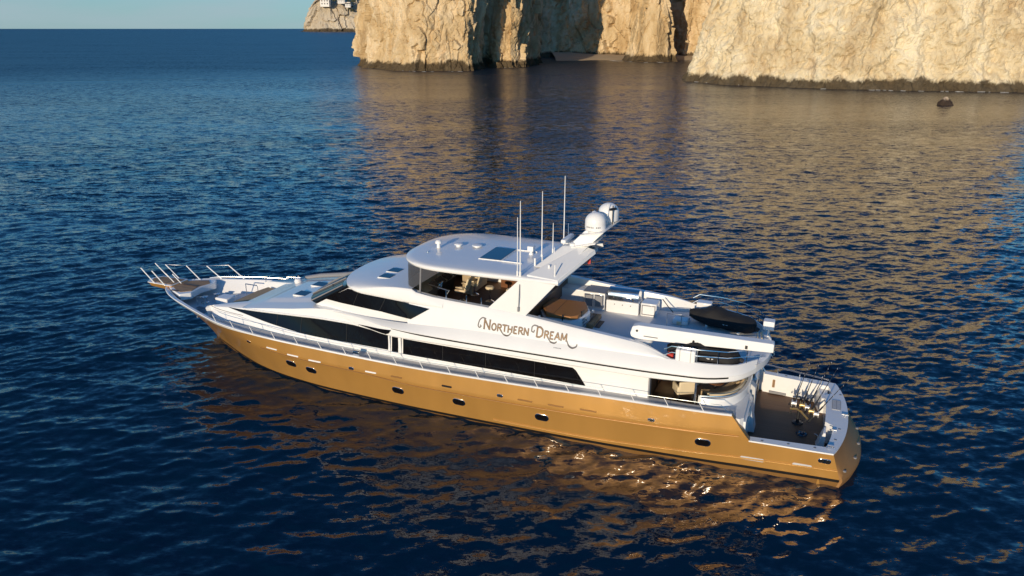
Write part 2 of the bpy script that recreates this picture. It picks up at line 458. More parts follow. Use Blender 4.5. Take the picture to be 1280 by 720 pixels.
# ------------------------------------------------------------------ cliffs
def mat_rock(name, c1, c2, c3, tide, scale=1.0, dark=(0.035, 0.024, 0.013)):
    m = bpy.data.materials.new(name); m.use_nodes = True
    nt = m.node_tree; b = nt.nodes['Principled BSDF']
    b.inputs['Roughness'].default_value = 0.92
    b.inputs['Specular IOR Level'].default_value = 0.15
    tc = nt.nodes.new('ShaderNodeTexCoord')
    def noise(s, d, sz=1.0, rough=0.6, dist=0.0):
        mp = nt.nodes.new('ShaderNodeMapping'); mp.inputs['Scale'].default_value = (1, 1, sz)
        n = nt.nodes.new('ShaderNodeTexNoise'); n.inputs['Scale'].default_value = s*scale; n.inputs['Detail'].default_value = d
        n.inputs['Roughness'].default_value = rough; n.inputs['Distortion'].default_value = dist
        nt.links.new(tc.outputs['Object'], mp.inputs['Vector']); nt.links.new(mp.outputs['Vector'], n.inputs['Vector'])
        return n.outputs['Fac']
    def ramp(src, pts):
        r = nt.nodes.new('ShaderNodeValToRGB')
        e = r.color_ramp.elements
        e[0].position, e[0].color = pts[0][0], pts[0][1] + (1,)
        e[1].position, e[1].color = pts[-1][0], pts[-1][1] + (1,)
        for p, c in pts[1:-1]:
            q = e.new(p); q.color = c + (1,)
        nt.links.new(src, r.inputs['Fac']); return r.outputs['Color']
    base = ramp(noise(0.09, 8, 0.5, 0.65, 0.5), [(0.30, c3), (0.46, c1), (0.62, c2)])
    # ochre stains and thin dark cracks
    st = nt.nodes.new('ShaderNodeMapRange'); st.inputs['From Min'].default_value = 0.55; st.inputs['From Max'].default_value = 0.72; st.inputs['To Max'].default_value = 0.45
    nt.links.new(noise(0.16, 6, 0.22, 0.6, 1.0), st.inputs['Value'])
    m1 = nt.nodes.new('ShaderNodeMix'); m1.data_type = 'RGBA'; m1.inputs['B'].default_value = (0.36, 0.20, 0.085, 1)
    nt.links.new(st.outputs['Result'], m1.inputs['Factor']); nt.links.new(base, m1.inputs['A'])
    cr = nt.nodes.new('ShaderNodeTexVoronoi'); cr.feature = 'DISTANCE_TO_EDGE'; cr.inputs['Scale'].default_value = 0.11*scale
    mpc = nt.nodes.new('ShaderNodeMapping'); mpc.inputs['Scale'].default_value = (1, 1, 0.33); mpc.inputs['Rotation'].default_value = (0.15, 0.25, 0)
    dn = nt.nodes.new('ShaderNodeTexNoise'); dn.inputs['Scale'].default_value = 0.35*scale; dn.inputs['Detail'].default_value = 5
    nt.links.new(tc.outputs['Object'], dn.inputs['Vector'])
    va = nt.nodes.new('ShaderNodeVectorMath'); va.operation = 'SCALE'; va.inputs['Scale'].default_value = 5.0/scale
    nt.links.new(dn.outputs['Color'], va.inputs[0])
    vb = nt.nodes.new('ShaderNodeVectorMath'); vb.operation = 'ADD'
    nt.links.new(tc.outputs['Object'], vb.inputs[0]); nt.links.new(va.outputs[0], vb.inputs[1])
    nt.links.new(vb.outputs[0], mpc.inputs['Vector']); nt.links.new(mpc.outputs['Vector'], cr.inputs['Vector'])
    cm = nt.nodes.new('ShaderNodeMapRange'); cm.inputs['From Min'].default_value = 0.0; cm.inputs['From Max'].default_value = 0.022
    cm.inputs['To Min'].default_value = 0.05; cm.inputs['To Max'].default_value = 0.0
    nt.links.new(cr.outputs['Distance'], cm.inputs['Value'])
    ck = nt.nodes.new('ShaderNodeMath'); ck.operation = 'MULTIPLY'
    ckm = nt.nodes.new('ShaderNodeMapRange'); ckm.inputs['From Min'].default_value = 0.54; ckm.inputs['From Max'].default_value = 0.66
    nt.links.new(noise(0.07, 3), ckm.inputs['Value'])
    nt.links.new(cm.outputs['Result'], ck.inputs[0]); nt.links.new(ckm.outputs['Result'], ck.inputs[1])
    m2 = nt.nodes.new('ShaderNodeMix'); m2.data_type = 'RGBA'; m2.inputs['B'].default_value = (0.10, 0.065, 0.035, 1)
    nt.links.new(ck.outputs[0], m2.inputs['Factor']); nt.links.new(m1.outputs['Result'], m2.inputs['A'])
    # wet, weed covered band at the waterline with a ragged upper edge
    sx = nt.nodes.new('ShaderNodeSeparateXYZ'); nt.links.new(tc.outputs['Object'], sx.inputs[0])
    e1 = nt.nodes.new('ShaderNodeMath'); e1.operation = 'MULTIPLY_ADD'; e1.inputs[1].default_value = 9.0*tide/3.2; e1.inputs[2].default_value = -4.5*tide/3.2
    nt.links.new(noise(0.14, 9, 0.35, 0.72, 0.6), e1.inputs[0])
    e2 = nt.nodes.new('ShaderNodeMath'); e2.operation = 'ADD'
    nt.links.new(sx.outputs['Z'], e2.inputs[0]); nt.links.new(e1.outputs[0], e2.inputs[1])
    tm = nt.nodes.new('ShaderNodeMapRange'); tm.inputs['From Min'].default_value = tide*0.80; tm.inputs['From Max'].default_value = tide*1.15
    tm.inputs['To Min'].default_value = 0.93; tm.inputs['To Max'].default_value = 0.0
    nt.links.new(e2.outputs[0], tm.inputs['Value'])
    tcol = ramp(noise(0.5, 6), [(0.3, dark), (0.7, tuple(c*2.2 for c in dark))])
    m3 = nt.nodes.new('ShaderNodeMix'); m3.data_type = 'RGBA'
    nt.links.new(tm.outputs['Result'], m3.inputs['Factor']); nt.links.new(m2.outputs['Result'], m3.inputs['A']); nt.links.new(tcol, m3.inputs['B'])
    nt.links.new(m3.outputs['Result'], b.inputs['Base Color'])
    h = nt.nodes.new('ShaderNodeMath'); h.operation = 'MULTIPLY_ADD'; h.inputs[1].default_value = -0.35
    nt.links.new(ck.outputs[0], h.inputs[0]); nt.links.new(noise(0.8, 8, 0.7, 0.7), h.inputs[2])
    bp = nt.nodes.new('ShaderNodeBump'); bp.inputs['Strength'].default_value = 0.7; bp.inputs['Distance'].default_value = 0.8/scale
    nt.links.new(h.outputs[0], bp.inputs['Height']); nt.links.new(bp.outputs['Normal'], b.inputs['Normal'])
    return m

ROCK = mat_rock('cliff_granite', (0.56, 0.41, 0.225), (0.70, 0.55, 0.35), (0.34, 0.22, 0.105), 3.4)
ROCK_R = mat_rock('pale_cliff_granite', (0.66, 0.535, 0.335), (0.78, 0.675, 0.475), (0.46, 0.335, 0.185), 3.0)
ROCK_F = mat_rock('hazed_cliff_granite', (0.47, 0.39, 0.28), (0.54, 0.46, 0.35), (0.34, 0.28, 0.20), 16.0, scale=0.14)  # distance haze put into the rock colour, paler and greyer

def facets(x, y, z, size, seed):
    """broken rock: every cell of a jittered lattice is one tilted plane, so cell borders read as cracks and ledges"""
    rs = np.random.RandomState(seed)
    tab = rs.rand(4096, 7).astype(np.float32)
    ux, uy, uz = x/size, y/size, z/size
    ix, iy, iz = np.floor(ux).astype(int), np.floor(uy).astype(int), np.floor(uz).astype(int)
    best = np.full(x.shape, 1e9); val = np.zeros(x.shape)
    for a_ in (-1, 0, 1):
        for b_ in (-1, 0, 1):
            for c_ in (-1, 0, 1):
                cx, cy, cz = ix+a_, iy+b_, iz+c_
                t = tab[((cx*73856093) ^ (cy*19349663) ^ (cz*83492791)) & 4095]
                dx = cx + t[..., 0] - ux; dy = cy + t[..., 1] - uy; dz = cz + t[..., 2] - uz
                d = dx*dx + dy*dy + dz*dz
                m_ = d < best
                best = np.where(m_, d, best)
                val = np.where(m_, (t[..., 3]-.5)*1.1 + (t[..., 4]-.5)*dx*1.6 + (t[..., 5]-.5)*dy*1.6 + (t[..., 6]-.5)*dz*1.9, val)
    return val*size

def cliff(name, foot, H, m, joint=1.0, big=1.0, small=0.7, knob=0.0, step=0.55, taper=0.10, lean=(0, 0), amp=1.0, zfine=42.0, dz=0.5, seed=0.0, topround=0.35, vs=0.8, fl=1.0):
    """closed rock mass over a plan outline; walls displaced along the horizontal normal"""
    P = np.array(foot, float)
    P2 = np.vstack([P, P[:1]])
    seg = np.linalg.norm(np.diff(P2, axis=0), axis=1); s = np.concatenate([[0], np.cumsum(seg)])
    n = int(s[-1]/step)
    t = np.linspace(0, s[-1], n, endpoint=False)
    px = np.interp(t, s, P2[:, 0]); py = np.interp(t, s, P2[:, 1])
    k = max(3, int(4.0*fl/step)) | 1
    ker = np.hanning(k+2)[1:-1]; ker /= ker.sum()
    def sm(a):
        e = np.concatenate([a[-k:], a, a[:k]]); return np.convolve(e, ker, 'same')[k:-k]
    px, py = sm(px), sm(py)
    tx = np.roll(px, -1)-np.roll(px, 1); ty = np.roll(py, -1)-np.roll(py, 1)
    ln = np.hypot(tx, ty); nx, ny = ty/ln, -tx/ln
    area = 0.5*np.sum(px*np.roll(py, -1)-np.roll(px, -1)*py)
    if area < 0: nx, ny = -nx, -ny
    zs = list(np.arange(-2.0, zfine, dz))
    while zs[-1] < H: zs.append(zs[-1] + max(dz, (zs[-1]-zfine)*0.12 + dz))
    zs = np.array(zs); zs[-1] = H
    Zg, I = np.meshgrid(zs, np.arange(n), indexing='ij')
    bx, by = px[I], py[I]; NX, NY = nx[I], ny[I]
    S = seed
    f = 1.0/fl
    jx = 1.1*fl*perlin(bx*0.22*f+S, by*0.22*f, Zg*0.22*f); jz = 1.4*fl*perlin(bx*0.2*f+S+50, by*0.2*f, Zg*0.2*f)
    qx, qy, qz = bx + jx + 0.22*Zg, by + jx, (Zg + jz - 0.3*bx)
    d = 4.2*amp*fl*fbm(bx*0.035*f+S, by*0.035*f, Zg*0.02*f, 3)
    d += 0.28*big*amp*facets(qx, qy, qz*0.45, 13*fl, int(S*10)+1)
    d += 0.30*big*amp*facets(qx, qy, qz*0.5, 5.2*fl, int(S*10)+2)
    d += 0.30*small*amp*facets(qx, qy, qz*0.6, 2.1*fl, int(S*10)+3)
    d += 0.75*amp*fl*fbm(bx*0.33*f+S+7, by*0.33*f, Zg*0.33*f, 5)
    if knob:
        d += knob*(1.9*fbm(qx*0.10*f+S+60, qy*0.10*f, qz*0.075*f, 4, True) + 0.9*fbm(qx*0.3*f+S+80, qy*0.3*f, qz*0.22*f, 4, True))
    # deep vertical joints
    d -= 2.6*joint*amp*fl*np.clip(fbm(bx*0.12*f+S+3, by*0.12*f, Zg*0.018*f, 3, True)-0.72, 0, 1)
    zz = np.clip(Zg, 0, None)
    inw = taper*zz + (zz/H)**5*topround*H
    base = 1.8*np.exp(-zz/2.2)*fl
    off = d - inw + base
    X = bx + NX*off + lean[0]*zz; Y = by + NY*off + lean[1]*zz
    Z = Zg + 0.35*amp*fl*fbm(bx*0.5*f, by*0.5*f, Zg*0.5*f+S, 2)*(Zg > 0.5)
    V = np.stack([X, Y, Z], -1).reshape(-1, 3)
    r = len(zs)
    i = np.arange(r-1)[:, None]; j = np.arange(n)[None, :]; j2 = (j+1) % n
    F = np.stack([i*n+j, i*n+j2, (i+1)*n+j2, (i+1)*n+j], -1).reshape(-1, 4)
    if area < 0: F = F[:, ::-1]
    # roof: shrink the top ring to its centre
    c = V[-n:].mean(0)
    rings = [V]; tops = V[-n:]
    extra = []
    for q in (0.66, 0.33, 0.02):
        e = c + (tops - c)*q; e[:, 2] = c[2] + (1-q)*H*0.10 + 2*fl*fbm(e[:, 0]*0.08*f, e[:, 1]*0.08*f, e[:, 2]*0+S, 3)
        extra.append(e)
    V = np.concatenate([V] + extra)
    i2 = np.arange(r-1, r+2)[:, None]
    F2 = np.stack([i2*n+j, i2*n+j2, (i2+1)*n+j2, (i2+1)*n+j], -1).reshape(-1, 4)
    if area < 0: F2 = F2[:, ::-1]
    return mesh_np(name, V, np.concatenate([F, F2]), m, smooth=False)

# the tall stack, left
c1 = cliff('sea_cliff', [(-77, 405), (-69, 372), (-50, 346), (-38, 338), (-26, 342), (-19, 340), (-16, 352), (-17, 378), (-11, 384), (-7, 372), (1, 372), (8, 392), (14, 415), (14, 440), (-10, 452), (-45, 452), (-72, 440)],
           82, ROCK, step=0.36, dz=0.36, taper=0.05, amp=0.85, seed=3.1, lean=(0.06, 0))
tag(c1, 'sunlit golden rock stack rising from the sea, leftmost and tallest of the near cliffs', 'cliff', kind='structure')
# the cliff at the back of the cove
c2 = cliff('sea_cliff', [(-30, 520), (10, 506), (34, 498), (56, 492), (70, 482), (84, 476), (93, 480), (96, 494), (99, 494), (103, 478), (122, 474), (150, 440), (190, 400), (260, 430), (240, 560), (60, 600), (-40, 590)],
           96, ROCK, step=0.7, taper=0.16, amp=0.9, seed=12.7, dz=0.6)
tag(c2, 'shaded and sunlit cliff at the back of the cove behind the beach', 'cliff', kind='structure')
# buttress foot standing in the cove
c3 = cliff('sea_cliff', [(66, 452), (70, 436), (78, 430), (86, 434), (90, 450), (88, 476), (68, 478)], 60, ROCK, step=0.5, taper=0.12, amp=0.55, seed=21.4)
tag(c3, 'rounded rock buttress with a dark foot between the two small beaches', 'cliff', kind='structure')
# the big pale cliff, right
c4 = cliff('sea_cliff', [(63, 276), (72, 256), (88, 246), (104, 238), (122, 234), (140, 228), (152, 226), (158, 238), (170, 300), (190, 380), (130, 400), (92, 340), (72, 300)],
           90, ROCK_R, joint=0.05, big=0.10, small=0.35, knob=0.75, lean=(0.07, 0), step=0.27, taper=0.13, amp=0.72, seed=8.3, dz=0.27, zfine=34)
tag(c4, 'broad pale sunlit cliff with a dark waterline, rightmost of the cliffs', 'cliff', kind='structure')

# beach strips in the cove
M['sand'] = mat('beach_sand', (0.42, 0.32, 0.20), 0.9, var=0.12, vscale=0.2, bump=0.3, bscale=1.5)
b = MB()
rows = []
for k in range(60):
    x = 25 + k*2.0
    y0 = 440 + 18*math.cos((x-80)/40) + 2.0*math.sin(x*0.3)
    rows.append([(x, y0 + 2, -0.6), (x, y0 + 6, 0.25), (x, y0 + 16, 1.6), (x, y0 + 90, 5.0)])
b.grid(rows)
tag(b.build('beach', M['sand'], smooth=True), 'small sandy beach at the foot of the cove cliff', 'beach', kind='structure')

# foam along the foot of the rocks
M['foam'] = mat('sea_foam', (0.60, 0.60, 0.59), 0.8, var=0.1)

def ragged_patch(cx, cy, lx, ly, rot, z=0.06, n=26, seed=1):
    rnd = random.Random(seed)
    pts = []
    for k in range(n):
        a = 2*math.pi*k/n
        r = rnd.uniform(0.55, 1.0)
        u, v = lx*math.cos(a)*r, ly*math.sin(a)*r
        pts.append((cx + u*math.cos(rot) - v*math.sin(rot), cy + u*math.sin(rot) + v*math.cos(rot), z))
    return pts
fb = MB()
rndf = random.Random(9)
def foam_line(x0, y0, x1, y1, n, big=1.0):
    for q in range(n):
        t = rndf.random(); L = rndf.uniform(.3, 1.0)**1.6*1.7*big
        fb.prism(ragged_patch(x0+(x1-x0)*t, y0+(y1-y0)*t + rndf.uniform(-.8, .8)*big, L, L*rndf.uniform(.18, .4), math.atan2(y1-y0, x1-x0)+rndf.uniform(-.15, .15), 0.12, 14, q*7+n), (0, 0, 0.05))
foam_line(36, 484, 56, 476, 16, 1.6); foam_line(56, 448, 68, 436, 9, 1.5); foam_line(90, 440, 110, 452, 12, 1.5); foam_line(72, 426, 84, 426, 6)
foam_line(-6, 360, 8, 380, 8); foam_line(-50, 342, -36, 333, 5, .8); foam_line(-34, 333, -20, 335, 5, .8)
foam_line(88, 238, 122, 227, 10, .8); foam_line(124, 227, 150, 221, 8, .8); foam_line(62, 270, 74, 252, 5, .7)
tag(fb.build('foam', M['foam']), 'white foam lapping at the foot of the cliffs', 'foam', kind='stuff')

# ------------------------------------------------------------------ distant headland with houses
D = 4600.0
def far(u, z, d=D):       # a point seen at picture column u, d metres out
    return Vector(((u-640)/950.0*d*0.946, d, z))
hp = []
foot = [(378, 0), (388, -40), (402, -70), (420, -60), (438, -50), (470, -40), (520, 0), (520, 900), (420, 800), (392, 400)]
hl = cliff('headland', [(far(u, 0).x, D + q) for u, q in foot], 185, ROCK_F, joint=0.4, step=5, taper=0.38, amp=0.8, zfine=190, dz=4, seed=4.4, fl=6.0, topround=0.25)
tag(hl, 'distant rocky headland with white houses along its crest', 'headland', kind='structure')
M['hwall'] = mat('white_stucco', (0.78, 0.74, 0.68), 0.8, var=0.05)
M['hroof'] = mat('house_roof', (0.55, 0.45, 0.36), 0.8, var=0.1)
M['hwin'] = mat('house_window', (0.06, 0.06, 0.07), 0.3, var=0.1)
M['scrub'] = mat('dark_scrub', (0.045, 0.05, 0.025), 0.95, var=0.4, vscale=0.05)
def house(u, zb, w, h, d, label, floors=2, dist=D-60):
    o = empty('hillside_house', far(u, zb, dist))
    s = dist*0.946/950.0
    w *= s; h *= s
    a = MB().box(-w/2, w/2, 0, d, -h*0.25, h*0.8)
    a.box(-w*0.22, w*0.36, 8, d-6, h, h*1.32)
    a.build('wall', M['hwall'], o)
    MB().box(-w/2-1.5, w/2+1.5, -2, d+2, h+0.3, h+3).build('roof', M['hroof'], o) if floors == 1 else MB().box(-w*0.24, w*0.38, 6, d-4, h*1.32+.3, h*1.32+2.5).build('roof', M['hroof'], o)
    for r in range(2):
        for k in range(3):
            x = -w*0.36 + k*w*0.3
            MB().box(x, x+w*0.13, -0.8, -0.1, h*(0.12+0.44*r), h*(0.36+0.44*r)).build('window', M['hwin'], o)
    tag(o, label, 'house', 'white houses on the far headland')
    return o
Z0 = lambda v: CAM_H + (35.5-v)/950.0*D*1.04
house(408, Z0(11), 11, 7.5, 40, 'white flat roofed villa nearest the tip of the far headland')
house(428.5, Z0(8.5), 8.5, 4, 40, 'long low white house below the crest of the far headland', 1)
house(436.5, Z0(12.5), 6.5, 4.0, 40, 'white house lowest on the headland slope beside the rock stack', 1)
house(424, Z0(1.5), 5, 3.5, 40, 'small pale house on the very crest of the far headland', 2)
sb = MB()
rnd = random.Random(3)
for k in range(150):
    u = rnd.uniform(415, 446); v = rnd.uniform(-3, 8) + (u-440)*0.08 + (9 if u > 436 and rnd.random() < .4 else 0)
    p = far(u, Z0(v), D - 30); r = rnd.uniform(3, 8)
    ring = []
    for zz, q in ((-1, .5), (-.4, 1), (.3, .9), (.9, .45)):
        ring.append([(p.x + r*q*math.cos(a*1.047 + k)*rnd.uniform(.8, 1.2), p.y + r*q*math.sin(a*1.047 + k), p.z + zz*r*.8) for a in range(6)])
    sb.loft(ring, cap=True)
tag(sb.build('scrub', M['scrub']), 'dark scrub between the houses on the far headland', 'scrub', kind='stuff')

# ------------------------------------------------------------------ little dark rock awash, far right
def sea_rock():
    rng = np.random.RandomState(4)
    n, r = 48, 26
    th = np.linspace(0, 2*np.pi, n, endpoint=False); ph = np.linspace(0, 1, r)
    T, Pp = np.meshgrid(th, ph)
    rad = np.cos(Pp*np.pi/2)**0.55
    x = 1.75*rad*np.cos(T); y = 1.4*rad*np.sin(T); z = -0.5 + 1.95*Pp + 0.5*Pp*np.sin(T*2+1)
    q = 1 + 0.38*fbm(x*0.9+3, y*0.9, z*0.9, 4)
    x = x*q; y = y*q
    V = np.stack([x, y, z], -1).reshape(-1, 3)
    i = np.arange(r-1)[:, None]; j = np.arange(n)[None, :]; j2 = (j+1) % n
    Fq = np.stack([i*n+j, i*n+j2, (i+1)*n+j2, (i+1)*n+j], -1).reshape(-1, 4)
    m = mat_rock('wet_black_rock', (0.42, 0.33, 0.24), (0.5, 0.4, 0.3), (0.3, 0.2, 0.14), 1.35, scale=4, dark=(0.016, 0.009, 0.007))
    o = mesh_np('sea_rock', V, Fq, m)
    o.location = (104.0, 187.0, 0)
    tag(o, 'small dark rock with a pale top breaking the water before the right cliff', 'rock')
sea_rock()
#@@YACHT@@
# ================================================================== YACHT
YA = tag(empty('motor_yacht', (OX, OY, 0), R(HD)), 'long white motor yacht with a gold hull, black windows and a raised radar mast', 'yacht')

sheer_y = pchip([-0.6, 0, 3.2, 5, 9, 14, 20, 25, 27.5, 29.2, 30.6, 32, 34, 35.6, 36.7, 37.2, 37.45], [3.30, 3.38, 3.58, 3.8, 4.06, 4.2, 4.22, 4.22, 4.16, 3.98, 3.72, 3.25, 2.5, 1.82, 1.12, 0.62, 0.06])
sheer_z0 = pchip([0, 8, 14, 19, 25, 30, 37.5], [2.58, 2.56, 2.44, 2.36, 2.46, 2.60, 2.80])
def sheer_z(x):
    if x <= 3.15: return 1.5
    if x < 3.95: return 1.5 + (sheer_z0(x) - 1.5)*(x - 3.15)/0.8
    return sheer_z0(x)
wl_y = pchip([-0.6, 0, 5, 12, 18, 23, 26, 28.5, 31, 33, 34.3, 38], [3.15, 3.2, 3.58, 3.88, 3.9, 3.72, 3.35, 2.75, 1.72, 0.7, 0.04, 0.03])
stem_z = lin([34.0, 34.3, 35.2, 36.1, 36.9, 37.45], [-0.6, 0.0, 0.78, 1.55, 2.25, 2.78])
flare_p = lin([0, 18, 26, 32, 37], [0.9, 0.95, 1.15, 1.45, 1.2])
def hull_low(x):
    return (-0.6 if x < 34.0 else stem_z(x)), (wl_y(x)*0.96 if x < 34.0 else 0.03)
kn = pchip([3.4, 6, 12, 18, 21, 26, 30], [1.70, 1.64, 1.53, 1.46, 1.60, 1.74, 1.9])
kn_w = lin([2.0, 3.6, 24, 30], [0, 1, 1, 0])
def hull_y(x, z):
    zl, yl = hull_low(x); zs, ys = sheer_z0(x), sheer_y(x)
    if x <= 3.95: zs = 2.0
    s = min(max((z - zl)/max(zs - zl, 1e-3), 0), 1)
    y1 = yl + (ys - yl)*s**flare_p(x)
    w = kn_w(x)
    if w <= 0: return y1
    zk = kn(max(x, 3.4))
    if z >= zk: y2 = ys + .05 - .06*(z-zk)
    else: y2 = yl + (ys + .02 - yl)*max(0, (z-zl)/(zk-zl))**1.15
    return y1*(1-w) + y2*w
def hull_x(x, z):      # the transom corner rakes aft towards the water
    if x > 0.01: return x
    return x + min(0, -0.36*(1.5 - max(z, 0.35))/1.15)

XS = [0.0, 0.8, 1.6, 2.4, 3.15, 3.35, 3.55, 3.75, 3.95, 4.6] + list(np.arange(5.5, 27, 0.75)) + list(np.arange(27, 37.3, 0.3)) + [37.3, 37.45]
NR = 22
hb = MB()
for sgn in (1, -1):
    rows = []
    for x in XS:
        zl, yl = hull_low(x); zs = sheer_z(x)
        row = []
        for k in range(NR):
            z = zl + (zs - zl)*k/(NR-1)
            row.append((hull_x(x, z), sgn*hull_y(x, z), z))
        rows.append(row)
    hb.grid(rows)
# transom: gunwale edge above, platform edge below
def tr_top(y): return -0.52*(1-(abs(y)/3.38)**2.2)
def tr_bot(y): return -0.36 - 0.84*(1-(abs(y)/3.38)**2.4)
rows = []
for k in range(41):
    y = -3.38 + 6.76*k/40
    row = []
    for q in range(10):
        s = q/9
        z = 1.5 - 1.12*s
        x = tr_top(y) + (tr_bot(y) - tr_top(y))*(s**1.25)
        yy = y*(1 - 0.0*s)
        if abs(y) > 3.37: yy = math.copysign(hull_y(0, z), y); x = hull_x(0, z)
        row.append((x, yy, z))
    row.append((row[-1][0] - 0.02, row[-1][1], 0.30)); row.append((row[-1][0] + 0.25, row[-1][1]*0.98, -0.5))
    rows.append(row)
HULL = hb.build('hull', M['gold'], YA, smooth=True, angle=40)
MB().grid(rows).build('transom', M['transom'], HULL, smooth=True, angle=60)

def along_hull(z_of, x0, x1, n, sgn=1, off=0.02):
    out = []
    for k in range(n+1):
        x = x0 + (x1-x0)*k/n
        z = z_of(x); out.append((hull_x(x, z), sgn*(hull_y(x, z)+off), z))
    return out
def hull_strip(z0f, z1f, x0, x1, n=80, off=0.012):
    m = MB()
    for sgn in (1, -1):
        rows = []
        for k in range(n+1):
            x = x0 + (x1-x0)*k/n
            za, zb = z0f(x), z1f(x)
            rows.append([(hull_x(x, z), sgn*(hull_y(x, z)+off), z) for z in (za, (za+zb)/2, zb)])
        m.grid(rows)
    return m
boot = pchip([0, 6, 12, 18.5, 25, 30, 33.6], [0.24, 0.16, 0.10, 0.05, 0.04, 0.06, 0.10])
hull_strip(lambda x: boot(x)-0.03, lambda x: boot(x)+0.10, 0.0, 33.6).build('boot_stripe', M['black'], HULL, smooth=True)
m = MB()
for s in (1, -1): m.tube(along_hull(kn, 3.6, 27.5, 70, s, 0.005), 0.022, 6)
m.build('knuckle_moulding', M['golddark'], HULL, smooth=True)
hull_strip(lambda x: -0.58, lambda x: boot(x)-0.03, 0.0, 33.4, off=.008).build('hull_bottom', M['golddark'], HULL, smooth=True)  # lower hull up to the stripe, darker gold than the topsides
sp = pchip([0, 4, 6, 10, 14.6], [0.74, 0.62, 0.52, 0.36, 0.34])
m = MB()
for s in (1, -1): m.tube(along_hull(sp, 0.0, 14.4, 40, s, 0.0), 0.045, 8)
m.build('spray_rail', M['gold'], HULL, smooth=True)

def hull_pill(x, z, L, Hh, off, depth, sgn=1, n=20):
    """stadium shaped plate following the hull side; returns MB"""
    pts = []
    r = Hh/2
    for k in range(n):
        a = 2*math.pi*k/n
        px = (L/2 - r)*(1 if math.cos(a) > 0 else -1) + r*math.cos(a); pz = r*math.sin(a)
        pts.append((x+px, z+pz))
    sl = (hull_y(x+0.5, z) - hull_y(x-0.5, z))
    A = [(a_, sgn*(hull_y(a_, b_)+off), b_) for a_, b_ in pts]
    B = [(a_, sgn*(hull_y(a_, b_)-depth), b_) for a_, b_ in pts]
    mm = MB(); mm.loft([B, A], cap=True)
    return mm
for s in (1, -1):
    for x, z in ((25.68, 1.2), (24.41, 1.08), (19.32, 0.97), (16.06, 1.0), (11.98, 1.02), (4.99, 1.14)):
        p = hull_pill(x, z, 0.66, 0.38, 0.035, 0.05, s).build('porthole', M['steel'], HULL, bevel=0.015)
        hull_pill(x, z, 0.50, 0.25, 0.036, 0.02, s).build('glass', M['window'], p)
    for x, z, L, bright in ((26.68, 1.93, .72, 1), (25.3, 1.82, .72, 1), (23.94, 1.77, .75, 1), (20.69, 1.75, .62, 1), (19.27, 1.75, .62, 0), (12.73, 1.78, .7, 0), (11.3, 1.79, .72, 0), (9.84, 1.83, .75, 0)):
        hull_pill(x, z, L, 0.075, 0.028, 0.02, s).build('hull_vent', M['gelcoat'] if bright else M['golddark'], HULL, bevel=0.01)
    for x, z, L in ((3.0, .66, .95), (1.08, .74, .75)):
        hull_pill(x, z, L, 0.16, 0.02, 0.02, s).build('hull_vent', M['deckgrey'], HULL, bevel=0.015)
    for x, z in ((21.79, 1.76), (13.93, 1.80), (7.13, 1.88), (28.35, 1.95)):
        p = hull_pill(x, z, 0.30, 0.15, 0.03, 0.03, s).build('fairlead', M['steel'], HULL, bevel=0.01)
        hull_pill(x, z, 0.2, 0.08, 0.036, 0.02, s).build('opening', M['black'], p)
    hull_pill(16.6, 1.76, 0.52, 0.09, 0.03, 0.03, s).build('fairlead', M['black'], HULL, bevel=0.01)
    p = hull_pill(0.28, 1.12, 0.5, 0.24, 0.03, 0.03, s).build('mooring_hawse', M['steel'], HULL, bevel=0.02)
    hull_pill(0.38, 1.12, 0.17, 0.14, 0.037, 0.02, s).build('opening', M['black'], p)
    hull_pill(0.16, 1.12, 0.17, 0.14, 0.037, 0.02, s).build('opening', M['black'], p)
# transom fittings: cleats and recessed lights on the platform slope
for y in (2.95, 1.7, 0.4, -1.0):
    s_ = .8
    x = tr_top(y) + (tr_bot(y)-tr_top(y))*s_**1.25
    MB().lathe([(0.0, .0), (.07, .0), (.07, .05), (.03, .06), (.0, .06)], (x-.03, y, 1.5-1.12*s_+.02), 14).build('deck_fitting', M['grey'], HULL, smooth=True)

# gunwale cap round the cockpit
def gun_in(y): return 0.04 + 0.25*(abs(y)/2.95)**3
outer, inner = [], []
for k in range(9): 
    x = 3.2 - 3.2*k/8; outer.append((x, sheer_y(x)+0.02)); inner.append((3.2 - 2.9*k/8, 3.24 - 0.29*(k/8)))
for k in range(1, 24):
    y = 3.38 - 6.76*k/24; outer.append((tr_top(y)-.02, y)); 
    yi = 2.95 - 5.9*k/24; inner.append((gun_in(yi) + (0.32 if -2.0 < yi < 0.9 else 0), yi))
for k in range(9):
    x = 3.2*k/8; outer.append((x, -sheer_y(x)-0.02)); inner.append((0.3 + 2.9*k/8, -(2.95 + 0.29*(k/8))))
m = MB(); n = len(outer)
m.loft([[(a, b, 1.50) for a, b in outer], [(a, b, 1.56) for a, b in outer], [(a, b, 1.56) for a, b in inner], [(a, b, 0.62) for a, b in inner]], closed=False)
m.build('gunwale', M['gelcoat'], YA, smooth=True, angle=40)
# floor of cockpit, teak
solp = [(3.75, 3.2)] + inner + [(3.75, -3.2)]
MB().add([(a, b, 0.62) for a, b in solp], [tuple(range(len(solp)))]).build('cockpit_sole', M['teakdark'], YA)
